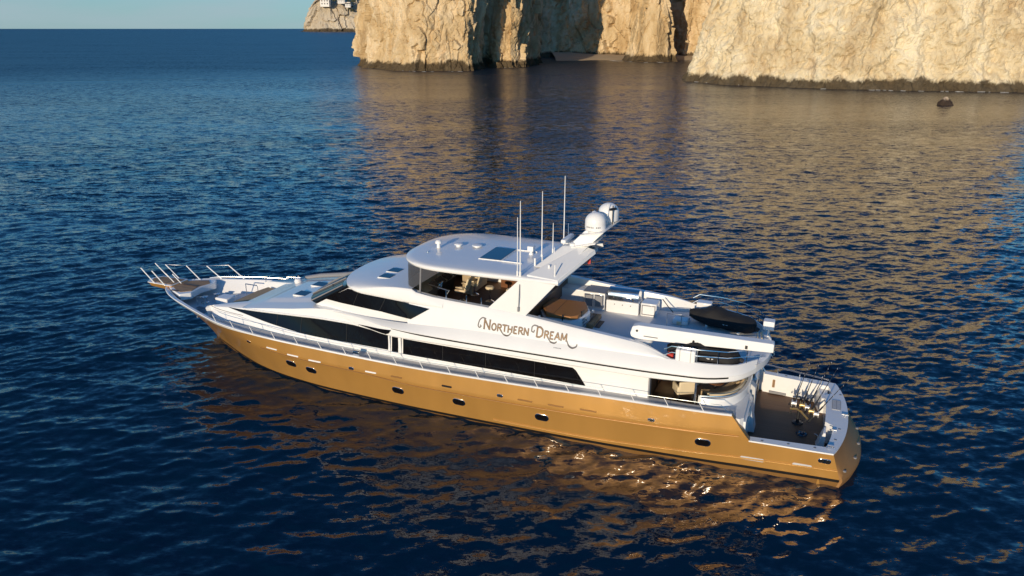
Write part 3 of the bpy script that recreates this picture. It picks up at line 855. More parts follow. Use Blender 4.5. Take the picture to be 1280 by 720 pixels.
# transom lockers and bait well inside the cockpit
MB().hexa([(0.30, -2.95, .63), (0.28, -1.9, .63), (0.62, -1.9, .63), (0.85, -2.95, .63)], [(0.30, -2.95, 1.38), (.28, -1.9, 1.38), (0.55, -1.9, 1.38), (0.72, -2.95, 1.38)]).build('corner_locker', M['gelcoat'], YA, bevel=0.03)
MB().hexa([(0.3, 0.95, .63), (0.3, 1.55, .63), (0.66, 1.55, .63), (0.66, 0.95, .63)], [(0.3, 0.95, 1.42), (.3, 1.55, 1.42), (0.4, 1.55, 1.42), (0.4, 0.95, 1.42)]).build('corner_locker', M['gelcoat'], YA, bevel=0.03)
h = MB().box(-.22, .12, -1.55, -0.55, 1.565, 1.585).build('well_hatch', M['deckgrey'], YA, bevel=0.01)
for k in range(3): MB().box(-.24+0.17*k, -.225+0.17*k, -1.5, -.6, 1.586, 1.59).build('seam', M['grey'], h)
for x, y in ((2.7, 3.42), (1.7, 3.28), (0.7, 3.18), (-.05, 2.2), (-.2, 1.2), (-.22, -2.2), (2.2, -3.38), (1.2, -3.28)):
    MB().lathe([(0, 0), (.055, 0), (.055, .012), (0.035, .016), (0, .016)], (x, y, 1.56), 12).build('rod_holder', M['grey'], YA, smooth=True)
MB().tube([(0.25, 3.05, 1.58), (0.25, 3.05, 1.66), (0.0, 3.05, 1.66)], .03).build('cleat', M['steel'], YA, smooth=True)
for x, y in ((0.05, 1.5), (-0.42, -0.1)): 
    MB().tube([(x-.14, y, 1.63), (x+.14, y, 1.63)], .025).tube([(x, y, 1.56), (x, y, 1.63)], .03).build('cleat', M['steel'], YA, smooth=True)
# fittings on the starboard inner bulwark
MB().box(2.66, 2.78, -3.20, -3.15, .95, 1.35).build('bulwark_locker', M['teaklight'], YA, bevel=.01)
MB().box(2.1, 2.9, -3.17, -3.09, .64, .76).build('toe_rail', M['grey'], YA, bevel=.02)
MB().box(0.9, 1.6, -3.06, -2.98, .64, .76).build('toe_rail', M['grey'], YA, bevel=.02)
# starboard guard rail above the cockpit bulwark
gr = MB().tube([(3.9, -3.75, 2.55), (3.2, -3.5, 1.95), (1.4, -3.45, 1.78), (0.3, -3.35, 1.7)], .03)
for x in (2.6, 1.6, .6): gr.tube([(x, -3.45, 1.55), (x, -3.45, 1.8)], .022)
gr.build('guard_rail', M['steel'], YA, smooth=True)

# cap rail and side deck
m = MB()
for s in (1, -1):
    rows = []
    for x in [3.95 + (37.45-3.95)*k/120 for k in range(121)]:
        y, z = sheer_y(x), sheer_z0(x)
        w = min(0.10 + max(0, x-28)*0.014, y*0.6)
        lip = 0.025 + max(0, min(1, (x-28)/5))*0.30
        wy = max(min(y-w, hull_y(x, 2.05)-.07), .02)
        rows.append([(x, s*(max(hull_y(x, z-lip), y-lip*.9)+.022), z-lip), (x, s*(y+.03), z+.02), (x, s*(y+.005), z+.05), (x, s*(y-w), z+.05), (x, s*(y-w if x < 29.8 else wy), z-.02 if x < 29.8 else 2.02)])
    m.grid(rows)
m.build('cap_rail', M['gelcoat'], YA, smooth=True, angle=50)
for s in (1, -1):
    m = MB(); rows = []
    for x in [3.9 + (30.4-3.9)*k/60 for k in range(61)]:
        yo = sheer_y(x)-.09; z = sheer_z0(x)-.03
        rows.append([(x, s*yo, z), (x, s*max(min(3.25, yo-.5), 2.6), z+.01)])
    m.grid(rows)
    m.build('side_deck', M['deckgrey'], YA, smooth=True)
# gold bulwark end of the cockpit, capping the slope, inner face
for s in (1, -1):
    m = MB().grid([[(x, s*(sheer_y(x) + .04), z) for x, z in ((3.12, 1.5), (3.95, 2.60))], [(x, s*(sheer_y(x) - .22), z) for x, z in ((3.12, 1.5), (3.95, 2.60))]])
    m.build('bulwark_end', M['golddark'] if s > 0 else M['gelcoat'], YA)
    rows = [[(x, s*min(sheer_y(x)-.22, hull_y(x, zz)-.08), zz) for zz in (.62, 1.1, 1.48, min(sheer_z(x), 2.58)-.01)] for x in (3.14, 3.4, 3.7, 3.95, 4.5, 5.5)]
    MB().grid(rows).build('bulwark_lining', M['gelcoat'], YA)
# ---------------------------------------------------------------- foredeck
def fy(x): return hull_y(x, 2.05) - .05
m = MB(); rows = []
for x in [29.6 + (36.0-29.6)*k/30 for k in range(31)]:
    y = max(fy(x)-.03, .05); rows.append([(x, y, 2.04), (x, 0, 2.06), (x, -y, 2.04)])
m.grid(rows)
FD = m.build('foredeck', M['deck'], YA, smooth=True)
# raised anchor platform in the bow with teak, running out into the pulpit
prof = [(35.0, 1.35), (35.6, 1.45), (36.3, 1.05), (37.0, .62), (38.5, .58), (38.85, .0)]
pol = [(x, y) for x, y in prof] + [(x, -y) for x, y in reversed(prof[:-1])]
MB().prism([(x, y, 2.45) for x, y in [(34.9, 1.0), (35.3, 1.5), (36.4, 1.0), (37.1, .55), (37.1, -.55), (36.4, -1.0), (35.3, -1.5), (34.9, -1.0), (35.15, 0)]], (0, 0, .40)).build('bow_platform', M['gelcoat'], YA, bevel=.05)
PU = MB().loft([[(36.7, .5, 2.55), (38.5, .50, 2.66), (38.8, .0, 2.68), (38.5, -.50, 2.66), (36.7, -.5, 2.55)], [(36.7, .66, 2.90), (38.62, .60, 2.90), (38.98, .0, 2.90), (38.62, -.60, 2.90), (36.7, -.66, 2.90)]], cap=True).build('pulpit', M['gold'], YA, bevel=.02)
MB().loft([[(36.75, .70, 2.90), (38.64, .63, 2.90), (39.02, .0, 2.90), (38.64, -.63, 2.90), (36.75, -.70, 2.90)], [(36.75, .70, 2.94), (38.64, .63, 2.94), (39.02, .0, 2.94), (38.64, -.63, 2.94), (36.75, -.70, 2.94)]], cap=True).build('pulpit_rim', M['gelcoat'], PU, bevel=.01)
m = MB().prism([(36.85, .52, 2.945), (38.5, .46, 2.945), (38.78, 0, 2.945), (38.5, -.46, 2.945), (36.85, -.52, 2.945)], (0, 0, .02))
m.build('teak_deck', M['teaklight'], PU)
MB().prism([(x, y, 2.855) for x, y in [(35.1, .75), (35.55, 1.15), (36.25, .85), (36.78, .5), (36.78, -.5), (36.25, -.85), (35.55, -1.15), (35.1, -.75), (35.3, 0)]], (0, 0, .02)).build('bow_teak', M['teaklight'], YA)
MB().box(35.3, 36.4, -.06, .06, 2.88, 2.9).build('chain_hatch', M['brown'], YA)
# pulpit stanchions, each raked forward, and the lifeline along their tips
tips = []
st = [(38.1, .6), (37.2, .68), (38.2, -.60), (37.4, -.64), (36.3, -1.2), (35.3, -1.9), (34.0, -2.42)]
hts = [(.95, .85), (.9, .8), (.95, .8), (.95, .8), (.95, .8), (1.0, .7), (1.05, .75)]
for (x, y), (dx, dz) in zip(st, hts):
    z0 = 2.9 if x > 36.5 else 2.8
    t = (x+dx, y*0.98, z0+dz); tips.append(t)
    MB().tube([(x, y, z0), t], .034, 8).lathe([(0.0, 0), (.06, 0), (.045, .05), (0, .05)], (x, y, z0), 10).build('stanchion', M['whitemetal'], PU, smooth=True)
for x, y in ((37.0, .15), (36.5, .1)):
    MB().tube([(x, y, 2.94), (x+.6, y, 3.45)], .03, 8).build('stanchion', M['whitemetal'], PU, smooth=True)
m = MB()
m.tube([tips[1], tips[0], (39.45, 0, 3.78), tips[2], tips[3], tips[4], tips[5], tips[6]], .008, 6)
m.build('bow_rail', M['steel'], YA, smooth=True)
m = MB().tube([(x, -(sheer_y(x)-.08), sheer_z0(x)+.05+.16*math.sin(math.pi*min(1, max(0, (36-x)/5.2)))**.4) for x in np.linspace(35.9, 30.9, 24)], .02, 6)
for x in (35, 33.9, 32.8, 31.8): m.tube([(x, -(sheer_y(x)-.08), sheer_z0(x)+.03), (x, -(sheer_y(x)-.08), sheer_z0(x)+.2)], .016, 5)
m.build('bulwark_rail', M['steel'], YA, smooth=True)
# roller, windlass, bollards
MB().lathe([(0, 0), (.24, 0), (.24, .05), (.13, .1), (.13, .3), (.2, .36), (.2, .4), (0, .42)], (34.55, .35, 2.06), 20).build('windlass', M['steel'], YA, smooth=True)
MB().lathe([(0, 0), (.22, 0), (.22, .05), (.12, .1), (.12, .28), (.18, .33), (0, .36)], (34.4, -.45, 2.06), 20).build('windlass', M['steel'], YA, smooth=True)
MB().tube([(34.7, .8, 1.94), (34.7, .8, 2.55), (34.4, .8, 2.6)], .035).tube([(34.3, .75, 1.94), (34.3, .75, 2.4)], .03).build('bollard', M['steel'], YA, smooth=True)
MB().box(35.75, 36.3, 1.02, 1.16, 2.862, 2.89).build('bow_locker', M['brown'], YA, bevel=.01)
MB().prism([(35.2, 1.65, 2.60), (36.2, 1.15, 2.66), (36.2, .98, 2.66), (35.2, 1.5, 2.6)], (0, 0, .015)).build('step_pad', M['brown'], YA)
# storage box and open hatch box on the foredeck
MB().box(33.0, 33.9, -.55, .25, 2.05, 2.45).build('foredeck_box', M['gelcoat'], YA, bevel=.06)
MB().box(33.9, 34.15, -.25, .0, 2.1, 2.3).build('light', M['dark'], YA, bevel=.03)
MB().box(33.0, 34.4, 1.0, 1.25, 2.065, 2.10).build('foredeck_pad', M['grey'], YA, bevel=.01)
MB().prism([(33.4, 2.05, 2.065), (34.2, 1.7, 2.065), (34.1, 1.3, 2.065), (33.3, 1.45, 2.065)], (0, 0, .02)).build('foredeck_pad', M['grey'], YA)
# frame on the starboard side of the well, rail with two legs
m = MB()
for x in (33.3, 32.4): m.tube([(x, -1.75, 1.95), (x, -1.75, 2.75)], .025)
m.tube([(33.3, -1.75, 2.75), (32.4, -1.75, 2.75)], .03)
m.build('seat_frame', M['steel'], YA, smooth=True)
# anchor at the stem
ax = lambda x, dy, z: (x, hull_y(x, z)+dy, z)
A_ = MB().tube([ax(35.55, .06, 1.95), ax(35.25, .12, 1.35)], .06).tube([ax(35.5, .10, 1.45), ax(35.2, .16, 1.28), ax(34.85, .14, 1.35)], [.03, .10, .03]).tube([ax(35.2, .15, 1.28), ax(35.1, .3, 1.1)], [.09, .03])
A_.build('anchor', M['steel'], YA, smooth=True)

# ---------------------------------------------------------------- deckhouse
house_yb = pchip([7.4, 20, 25, 28, 30, 31, 31.8, 32.3], [3.40, 3.45, 3.45, 3.36, 3.14, 2.92, 2.62, 2.30])
sh_z = pchip([7.4, 18, 20.5, 23.5, 26.5, 29.5, 31.5, 32.3], [4.02, 4.05, 4.12, 4.13, 3.72, 3.28, 2.98, 2.84])
sh_y = pchip([7.4, 18, 21, 24, 27, 30, 31.5, 32.3], [3.40, 3.38, 3.22, 3.06, 2.90, 2.72, 2.50, 2.22])
def wall_y(x, z):
    zb = 2.34; t = (z - zb)/(sh_z(x) - zb)
    t = min(max(t, 0), 1)
    return house_yb(x) + (sh_y(x) - house_yb(x))*t - 0.03*math.sin(math.pi*t)
XH = [7.45] + list(np.arange(8, 28, 0.5)) + list(np.arange(28, 32.35, 0.2))
wl = MB()
for s in (1, -1):
    rows = []
    for x in XH:
        zt = sh_z(x)
        rows.append([(x, s*wall_y(x, 2.2 + (zt-2.2)*k/10), 2.2 + (zt-2.2)*k/10) for k in range(11)])
    wl.grid(rows)
DH = wl.build('deckhouse', M['gelcoat'], YA, smooth=True, angle=50)
# aft bulkhead of the saloon with dark doors
MB().box(7.46, 7.54, -3.36, 3.36, 2.2, 4.0).build('aft_bulkhead', M['brown'], DH)
MB().box(7.40, 7.47, 3.08, 3.40, 2.34, 3.8).build('door_post', M['grey'], DH, bevel=.01)
d_ = MB().box(7.40, 7.45, 0.9, 1.6, 2.4, 3.5).build('saloon_door', M['wood'], DH)
MB().box(7.36, 7.39, 1.0, 1.5, 2.6, 3.3).build('pane', M['window'], d_)

# trunk roof: from shoulder to shoulder, forward end hollowed round the sunpad
def roof_mid(x): return max(0.0, 0)   # centre notch handled by column clipping
m = MB(); rows = []
for x in [20.0 + (30.2-20.0)*k/50 for k in range(51)]:
    ys, zs = sh_y(x), sh_z(x)
    row = []
    for k in range(25):
        q = -1 + 2*k/24
        crown = 0.10*(1-abs(q)**3) + (0.07 if abs(q) < .62 and x < 28.6 else 0)*1.0
        row.append((x, q*ys, zs + crown*(1 if x < 29 else max(0, (30.2-x)/1.2))))
    rows.append(row)
m.grid(rows)
m.build('trunk_roof', M['gelcoat'], DH, smooth=True, angle=30)
# arms of the trunk reaching forward either side of the sunpad
for s in (1, -1):
    m = MB(); rings = []
    for k in range(22):
        x = 29.6 + 2.75*k/21
        t = (x-29.6)/2.75
        yo = sh_y(x); yi = 1.55 + 0.75*t**1.3
        zt = sh_z(x)
        if k == 21: yo = yi + .25
        rings.append([(x, s*(house_yb(x)), 2.0), (x, s*(yo+.01), zt-.04), (x, s*(yo-.08), zt+.02), (x, s*(yi+.08), zt+.04), (x, s*yi, zt-.05), (x, s*(yi-.05), 2.0)])
    m.loft(rings, cap=True)
    m.build('trunk_arm', M['gelcoat'], DH, smooth=True, angle=40)
MB().prism([(30.25, 1.75, 1.9), (30.25, -1.75, 1.9), (30.12, -1.7, 3.12), (30.12, 1.7, 3.12)], (-.1, 0, 0)).build('trunk_front', M['gelcoat'], DH)
MB().prism([(30.3, 1.5, 2.645), (31.6, 1.75, 2.645), (31.75, 0.9, 2.645), (31.75, -.9, 2.645), (31.6, -1.75, 2.645), (30.3, -1.5, 2.645)], (0, 0, .14)).build('sunpad', M['tan'], YA, bevel=.05)
MB().prism([(30.2, 1.55, 1.94), (31.85, 1.85, 1.94), (31.95, -.0, 1.94), (31.85, -1.85, 1.94), (30.2, -1.55, 1.94)], (0, 0, .70)).build('sunpad_base', M['gelcoat'], YA, bevel=.03)
# moulded rib line along the front of the trunk side
m = MB()
for s in (1, -1):
    m.tube([(x, s*(wall_y(x, 2.86 + (sh_z(x)-2.9)*.15)+.004), 2.86+(sh_z(x)-2.9)*.15) for x in np.linspace(32.2, 29.4, 20)], .012, 6)
m.build('trim_line', M['brown'], DH, smooth=True)
# roof hatches
for x, y in ((26.9, .95), (27.0, -.75)):
    h = MB().box(x-.42, x+.42, y-.38, y+.38, sh_z(x)+.12, sh_z(x)+.21).build('deck_hatch', M['gelcoat'], DH, bevel=.03)
    MB().box(x-.36, x+.36, y-.32, y+.32, sh_z(x)+.212, sh_z(x)+.222).build('pane', M['tint'], h)
# rolled cover and rail along the starboard side of the trunk roof
m = MB().tube([(29.2, -2.3, 3.5), (28.2, -2.45, 3.7), (26.6, -2.5, 3.95), (25.4, -2.55, 4.2)], [.10, .13, .13, .10], 10)
m.build('rolled_cover', M['grey'], DH, smooth=True)
MB().lathe([(0, 0), (.2, .02), (.24, .15), (.17, .3), (0, .34)], (29.3, -1.7, 3.3), 16).build('deck_vent', M['gelcoat'], DH, smooth=True)

# side windows: black panes let into the wall, each with its joints
def wall_patch(name, low, up, x0, x1, m_, off=0.012, n=40, yf=None, both=True, parent=None, joints=()):
    yf = yf or wall_y
    for s in ((1, -1) if both else (1,)):
        mb = MB(); rows = []
        for k in range(n+1):
            x = x0 + (x1-x0)*k/n
            a, b2 = low(x), up(x)
            rows.append([(x, s*(yf(x, a+(b2-a)*q/5)+off), a+(b2-a)*q/5) for q in range(6)])
        mb.grid(rows)
        o = mb.build(name, m_, parent or DH, smooth=True)
        for xj in joints:
            a, b2 = low(xj), up(xj)
            MB().tube([(xj, s*(yf(xj, a)+off+.004), a), (xj, s*(yf(xj, b2)+off+.004), b2)], .012, 5).build('joint', M['mullion'], o)
low_f = pchip([20.15, 24.2, 27.1, 29, 30.6], [2.66, 2.66, 2.82, 3.0, 3.13])
up_f = pchip([20.15, 22.4, 24, 26, 28, 29.6, 30.6], [3.38, 3.58, 3.56, 3.44, 3.30, 3.20, 3.135])
wall_patch('side_window', low_f, up_f, 20.18, 30.6, M['window'], joints=(22.6, 25.4, 27.0))
wall_patch('side_window', lambda x: 2.62, lambda x: 3.36, 19.62, 19.98, M['window'], n=4)
wall_patch('side_window', lambda x: 2.60 + 0.0*x if x > 10.35 else 2.6, lambda x: min(3.36, 2.60 + (x-10.2)/0.58*0.80), 10.22, 19.35, M['window'], n=60, joints=(12.6, 15.0, 17.2))
# white eyebrow moulding running over the forward windows and down to the sheer of the long ones
m = MB()
for s in (1, -1):
    pts = []
    for x in np.linspace(29.5, 21.9, 50):
        z = up_f(max(x, 20.15)) + .055
        if x < 22.5: z = np.interp(x, [19.2, 20.2, 22.5], [3.42, 3.46, 3.66])
        pts.append((x, s*(wall_y(x, z)+.008), z))
    m.tube(pts, [.015] + [.05]*48 + [.05], 8)
m.build('eyebrow', M['gelcoat'], DH, smooth=True)
m = MB()
for s in (1, -1):
    m.box(19.42, 19.56, s*3.40, s*3.47, 2.45, 3.75); m.box(20.04, 20.12, s*3.40, s*3.46, 2.45, 3.6)
m.build('window_post', M['gelcoat'], DH, bevel=.01)
# lower moulding ledge beneath the windows
m = MB()
for s in (1, -1):
    pts = [(x, s*(wall_y(x, lz)+.0), lz) for x, lz in [(x, 2.50 if x < 24 else float(np.interp(x, [24, 27, 30, 32.2], [2.5, 2.62, 2.84, 2.72]))) for x in np.linspace(7.6, 32.0, 70)]]
    m.tube(pts, .035, 6)
m.build('ledge', M['gelcoat'], DH, smooth=True)

# ---------------------------------------------------------------- upper deck: fascia, bulwark, name
dk_y = pchip([2.9, 3.3, 4.0, 5.5, 8, 18.3, 20, 21.5, 22.6, 23.8], [0.9, 2.2, 3.25, 3.82, 3.90, 3.90, 3.80, 3.45, 3.23, 3.06])
cr_y = pchip([3.3, 4.2, 6, 9, 16, 20, 22.6, 23.8], [1.9, 3.05, 3.52, 3.56, 3.54, 3.42, 3.15, 3.03])
cr_z = pchip([3.3, 4.2, 6, 10, 15, 20, 22.6, 23.8], [4.42, 4.48, 4.55, 4.50, 4.45, 4.20, 4.13, 4.08])
st_z = pchip([3, 5, 10, 16, 20, 22.6, 23.8], [4.14, 4.08, 3.98, 3.95, 4.0, 4.04, 4.03])
un_z = pchip([3, 4, 5.4, 8, 12, 18, 20, 21.8, 22.6, 23.8], [3.93, 3.88, 3.80, 3.68, 3.66, 3.62, 3.58, 3.66, 3.76, 3.95])
XU = [3.3, 3.5, 3.75, 4.0, 4.3] + list(np.arange(4.75, 23.7, 0.35)) + [23.8]
m = MB()
for s in (1, -1):
    rows = []
    for x in XU:
        y, z1 = dk_y(x), st_z(x)
        row = [(x, s*max(y-.5, .3), un_z(x)-.0), (x, s*(y-.06), un_z(x)), (x, s*y, un_z(x)+.05), (x, s*y, z1-.03), (x, s*(y-.012), z1), (x, s*(y-.004), z1+.03)]
        for q in range(1, 7):
            t = q/6; row.append((x, s*(y + (cr_y(x)-y)*t + .03*math.sin(math.pi*t)), z1+.03 + (cr_z(x)-z1-.03)*t))
        rows.append(row)
    m.grid(rows)
UD = m.build('upper_deck', M['gelcoat'], YA, smooth=True, angle=24)
# rounded aft end of the deck
m = MB(); rows = []
for k in range(31):
    y = -2.2 + 4.4*k/30
    x = 3.3 - 0.45*(1-(abs(y)/2.2)**2.2)
    q = 3.3 - x
    rows.append([(3.6, y, 3.90), (x+.05, y, 3.93), (x, y, 3.98), (x, y, 4.14), (x+.02, y, 4.30 - .1*(q/.45)), (x+.3, y, 4.30 - .1*(q/.45)), (x+.32, y, 4.2)])
m.grid(rows); m.build('aft_edge', M['gelcoat'], UD, smooth=True, angle=40)
m = MB()
for s in (1, -1):
    rows = []
    for x in np.linspace(4.25, 19.7, 60):
        w = .055 if x < 18 else .055*(19.8-x)/1.8
        rows.append([(x, s*(dk_y(x)+.006), st_z(x)-w-.01), (x, s*(dk_y(x)+.006), st_z(x)+.0)])
    m.grid(rows)
m.build('black_stripe', M['black'], UD, solid=.01)
wall_patch('side_window', lambda x: np.interp(x, [19.7, 19.9, 21.8], [3.90, 3.66, 3.735]), lambda x: np.interp(x, [19.7, 21.8], [3.93, 3.74]), 19.7, 21.8, M['window'], n=14, off=.035, yf=lambda x, z: max(dk_y(x), wall_y(x, z)))
# deck surface
m = MB(); rows = []
for x in [2.95] + list(np.linspace(3.3, 13.6, 30)):
    y = (cr_y(x)-.04) if x >= 3.3 else .9
    rows.append([(x, y, 4.2), (x, 0, 4.215), (x, -y, 4.2)])
m.grid(rows); BD = m.build('boat_deck', M['deck'], UD, smooth=True)
m = MB(); rows = []
for x in [2.95] + list(np.linspace(3.3, 8, 12)) + [19.0]:
    y = max(dk_y(x)-.45, .3); rows.append([(x, y, un_z(x)+.0), (x, -y, un_z(x)+.0)])
m.grid(rows); m.build('deckhead', M['gelcoat'], UD)
# inner face of low toe bulwark
m = MB()
for s in (1, -1):
    rows = [[(x, s*cr_y(x), cr_z(x)), (x, s*(cr_y(x)-.10), cr_z(x)), (x, s*(cr_y(x)-.12), 4.19)] for x in np.linspace(3.3, 8.6, 30)]
    m.grid(rows)
m.build('toe_bulwark', M['gelcoat'], UD, smooth=True, angle=40)

# flybridge bulwark above the crease
cm_z = pchip([6.6, 8.0, 8.7, 10.8, 13.2, 15.1, 17.0, 18.4, 19.3, 20.5], [4.52, 4.90, 4.97, 5.14, 5.36, 5.47, 5.53, 5.62, 5.80, 5.84])
cm_y = pchip([6.6, 8, 13, 17, 18.5, 19.5, 20.5], [3.50, 3.30, 3.22, 3.16, 3.08, 2.98, 2.9])
def bul_y(x, z):
    t = (z - cr_z(x))/max(cm_z(x)-cr_z(x), .02); t = min(max(t, 0), 1)
    return cr_y(x) + (cm_y(x) - cr_y(x))*t + .04*math.sin(math.pi*t)
m = MB()
XF = list(np.linspace(6.6, 19.0, 52))
for s in (1, -1):
    rows = []
    for x in XF:
        zc, zt = cr_z(x), cm_z(x)
        row = [(x, s*bul_y(x, zc+(zt-zc)*q/8), zc+(zt-zc)*q/8) for q in range(9)]
        w = min(.28, .05 + (x-6.6)*.12)
        row += [(x, s*(cm_y(x)-.03), zt+.03), (x, s*(cm_y(x)-w), zt+.03), (x, s*(cm_y(x)-w-.02), zt-.02), (x, s*(cm_y(x)-w-.04), 4.2)]
        rows.append(row)
    m.grid(rows)
FB = m.build('flybridge_bulwark', M['gelcoat'], YA, smooth=True, angle=35)

# ---------------------------------------------------------------- pilothouse
ph_zb = pchip([17.8, 18.8, 21, 23, 24.8], [4.38, 4.42, 4.44, 4.46, 4.25])
# front base curve and top curve (plan), windscreen raked between them
def ph_base(a):   # a 0..1 from port side forward corner to the centre
    return (24.75 + 1.15*math.sin(a*math.pi/2)**.9, 2.55*math.cos(a*math.pi/2)**.8, 4.12 + .16*a)
def ph_top(a):
    return (22.55 + .95*math.sin(a*math.pi/2)**.9, 2.98*math.cos(a*math.pi/2)**.8, 5.38 + .12*a)
m = MB(); rows = []
for s in (1, -1):
    rows = []
    for k in range(17):
        a = k/16; p, q = ph_base(a), ph_top(a)
        rows.append([(p[0]+(q[0]-p[0])*t, s*(p[1]+(q[1]-p[1])*t), p[2]+(q[2]-p[2])*t) for t in (0, .25, .5, .75, 1)])
    m.grid(rows)
PH = m.build('windscreen', M['window'], YA, smooth=True)
m = MB()
for s in (1, -1):
    for a in (.25, .62):
        p, q = ph_base(a), ph_top(a)
        m.tube([(p[0]+.03, s*p[1], p[2]+.02), (q[0]+.03, s*q[1], q[2]+.02)], .035, 6)
p, q = ph_base(1), ph_top(1); m.tube([(p[0]+.03, 0, p[2]), (q[0]+.03, 0, q[2])], .035, 6)
m.build('windscreen_post', M['grey'], PH, smooth=True)
for y in (1.2, -.3, -1.6):       # wipers parked on the glass
    MB().tube([(25.35 - abs(y)*.15, y, 4.45), (24.5, y+.5, 4.9)], .018, 5).tube([(24.9, y-.1, 4.72), (24.1, y+.9, 5.08)], .014, 5).build('wiper', M['dark'], PH)
# side wall of the pilothouse
def ph_y(x, z):
    t = (z-4.15)/1.25
    fr = np.interp(x, [17.0, 21, 23, 24.8], [3.30, 3.18, 2.98, 2.58])
    return fr + (np.interp(x, [17, 20, 22.6, 24.8], [3.14, 3.08, 2.98, 2.9]) - fr)*min(max(t, 0), 1)
def ph_front(z): return 24.8 - (z-4.12)/1.26*2.25
m = MB()
for s in (1, -1):
    rows = []
    for k in range(31):
        u = k/30
        row = []
        for q in range(7):
            z = 4.08 + 1.32*q/6; x = 16.8 + (ph_front(z) - 16.8)*u
            row.append((x, s*ph_y(x, z), z))
        rows.append(row)
    m.grid(rows)
PW = m.build('pilothouse', M['gelcoat'], YA, smooth=True, angle=50)
# its black side window
def phw(x, z):
    if x <= 19.0: return max(ph_y(x, z), bul_y(x, z))
    t = min(1, (x-19.0)/1.6)
    return max(ph_y(x, z), max(ph_y(19, z), bul_y(19, z))*(1-t) + ph_y(x, z)*t)
for s in (1, -1):
    mb = MB(); rows = []
    for k in range(31):
        u = k/30
        lo = (18.82 + (24.05-18.82)*u, 4.47 + .10*u); hi = (17.86 + (22.55-17.86)*u, 5.08 + .28*u)
        rows.append([(lo[0]+(hi[0]-lo[0])*q/5, s*(phw(lo[0]+(hi[0]-lo[0])*q/5, lo[1]+(hi[1]-lo[1])*q/5)+.03), lo[1]+(hi[1]-lo[1])*q/5) for q in range(6)])
    mb.grid(rows)
    o = mb.build('pilothouse_window', M['window'], PW, smooth=True)
    for u in (.36, .66):
        lo = (18.82 + (24.05-18.82)*u, 4.47 + .10*u); hi = (lo[0]-.35, 5.08 + .28*u)
        MB().tube([(lo[0], s*(phw(*lo)+.035), lo[1]), (hi[0], s*(phw(*hi)+.035), hi[1])], .012, 5).build('joint', M['mullion'], o)
# bottom fairing: deck between trunk roof and pilothouse wall
# brow: the deep rounded visor over the pilothouse that is the flybridge front
def brow_out(a):   # a from 0 (aft port) to 1 (centre front)
    t = a
    if t < .45:
        x = 17.2 + (21.6-17.2)*(t/.45); y = 3.30 - .02*(t/.45)
    else:
        th = (t-.45)/.55*math.pi/2
        x = 21.6 + 1.95*math.sin(th); y = 3.28*math.cos(th)**.85
    return x, y
m = MB()
ring_pts = [brow_out(k/40) for k in range(41)] 
ring_pts = ring_pts + [(x, -y) for x, y in reversed(ring_pts[:-1])]
rows = []
def brow_z(x): return float(np.interp(x, [17.2, 18.5, 21.6, 23.6], [5.12, 5.16, 5.30, 5.42]))
cx = 18.6
for x, y in ring_pts:
    zb = brow_z(x)
    f = min(1, max(0, (x-17.2)/2.6))
    r = [(x-.5*(x-cx)/6, y*.88, zb+.03), (x-.04*(x-cx)/5, y*.985, zb-.0), (x, y, zb+.07), (x, y*.998, zb+.16)]
    for q in range(1, 11):
        t = q/10
        xi = x + (min(x, 18.9) - x)*t*1.0 if x > 18.9 else x
        yi = y*(1 - .05*t) if x <= 18.9 else y*(1-.055*t)
        zi = zb + .16 + (0.44*(1-(1-t)**2.2)*f + (cm_z(min(x, 20))+.0-zb-.16)*(1-f)*t)
        if x > 18.9: zi = zb + .16 + (5.86 - zb - .16)*(1-(1-t)**2.4)
        r.append((xi, yi, zi))
    rows.append(r)
m.grid(rows)
BR = m.build('flybridge_brow', M['gelcoat'], YA, smooth=True, angle=60)
for x, y in ((21.05, 1.75), (21.15, .78)):
    z = 5.80
    h = MB().box(x-.36, x+.36, y-.34, y+.34, z-.10, z+.03).build('deck_hatch', M['gelcoat'], BR, bevel=.02)
    MB().box(x-.31, x+.31, y-.29, y+.29, z+.032, z+.042).build('pane', M['tint'], h)

# ---------------------------------------------------------------- flybridge
FLZ = 4.60
MB().box(13.3, 19.6, -3.0, 3.0, FLZ-.08, FLZ).build('flybridge_sole', M['teakdark'], YA)
FI = MB().prism([(19.55, -2.9, FLZ), (19.55, 2.9, FLZ), (19.9, 2.6, 5.75), (19.9, -2.6, 5.75)], (.12, 0, 0)).build('dash_bulkhead', M['brown'], YA)
# dash and helm console
co = MB().prism([(19.5, -.9, FLZ), (18.75, -.9, FLZ), (18.6, -.9, 5.35), (19.5, -.9, 5.72)], (0, 3.3, 0)).build('helm_console', M['dark'], YA, bevel=.03)
MB().prism([(18.62, -.7, 5.38), (19.45, -.7, 5.72), (19.45, -.7, 5.76), (18.6, -.7, 5.42)], (0, 2.9, 0)).build('dash_top', M['cream'], co, bevel=.01)
MB().box(17.5, 18.0, -2.4, -.4, FLZ, 5.75).build('flybridge_locker', M['cream'], YA, bevel=.04)
for k in range(3):
    MB().prism([(18.55, -.5+.75*k, 5.42), (18.9, -.5+.75*k, 5.62), (18.88, -.5+.75*k, 5.65), (18.53, -.5+.75*k, 5.45)], (0, .6, 0)).build('instrument_screen', M['window'], co, bevel=.01)
MB().prism([(17.2, -1.9, 5.45), (17.75, -1.9, 5.85), (17.72, -1.9, 5.89), (17.17, -1.9, 5.49)], (0, 1.0, 0)).build('instrument_panel', M['window'], YA, bevel=.01)
wh_ = MB()
wh_.tube([(18.5 - .1*math.sin(a), 1.0+.22*math.cos(a), 5.42+.2*math.sin(a)) for a in np.linspace(0, 6.283, 21)], .018, 6)
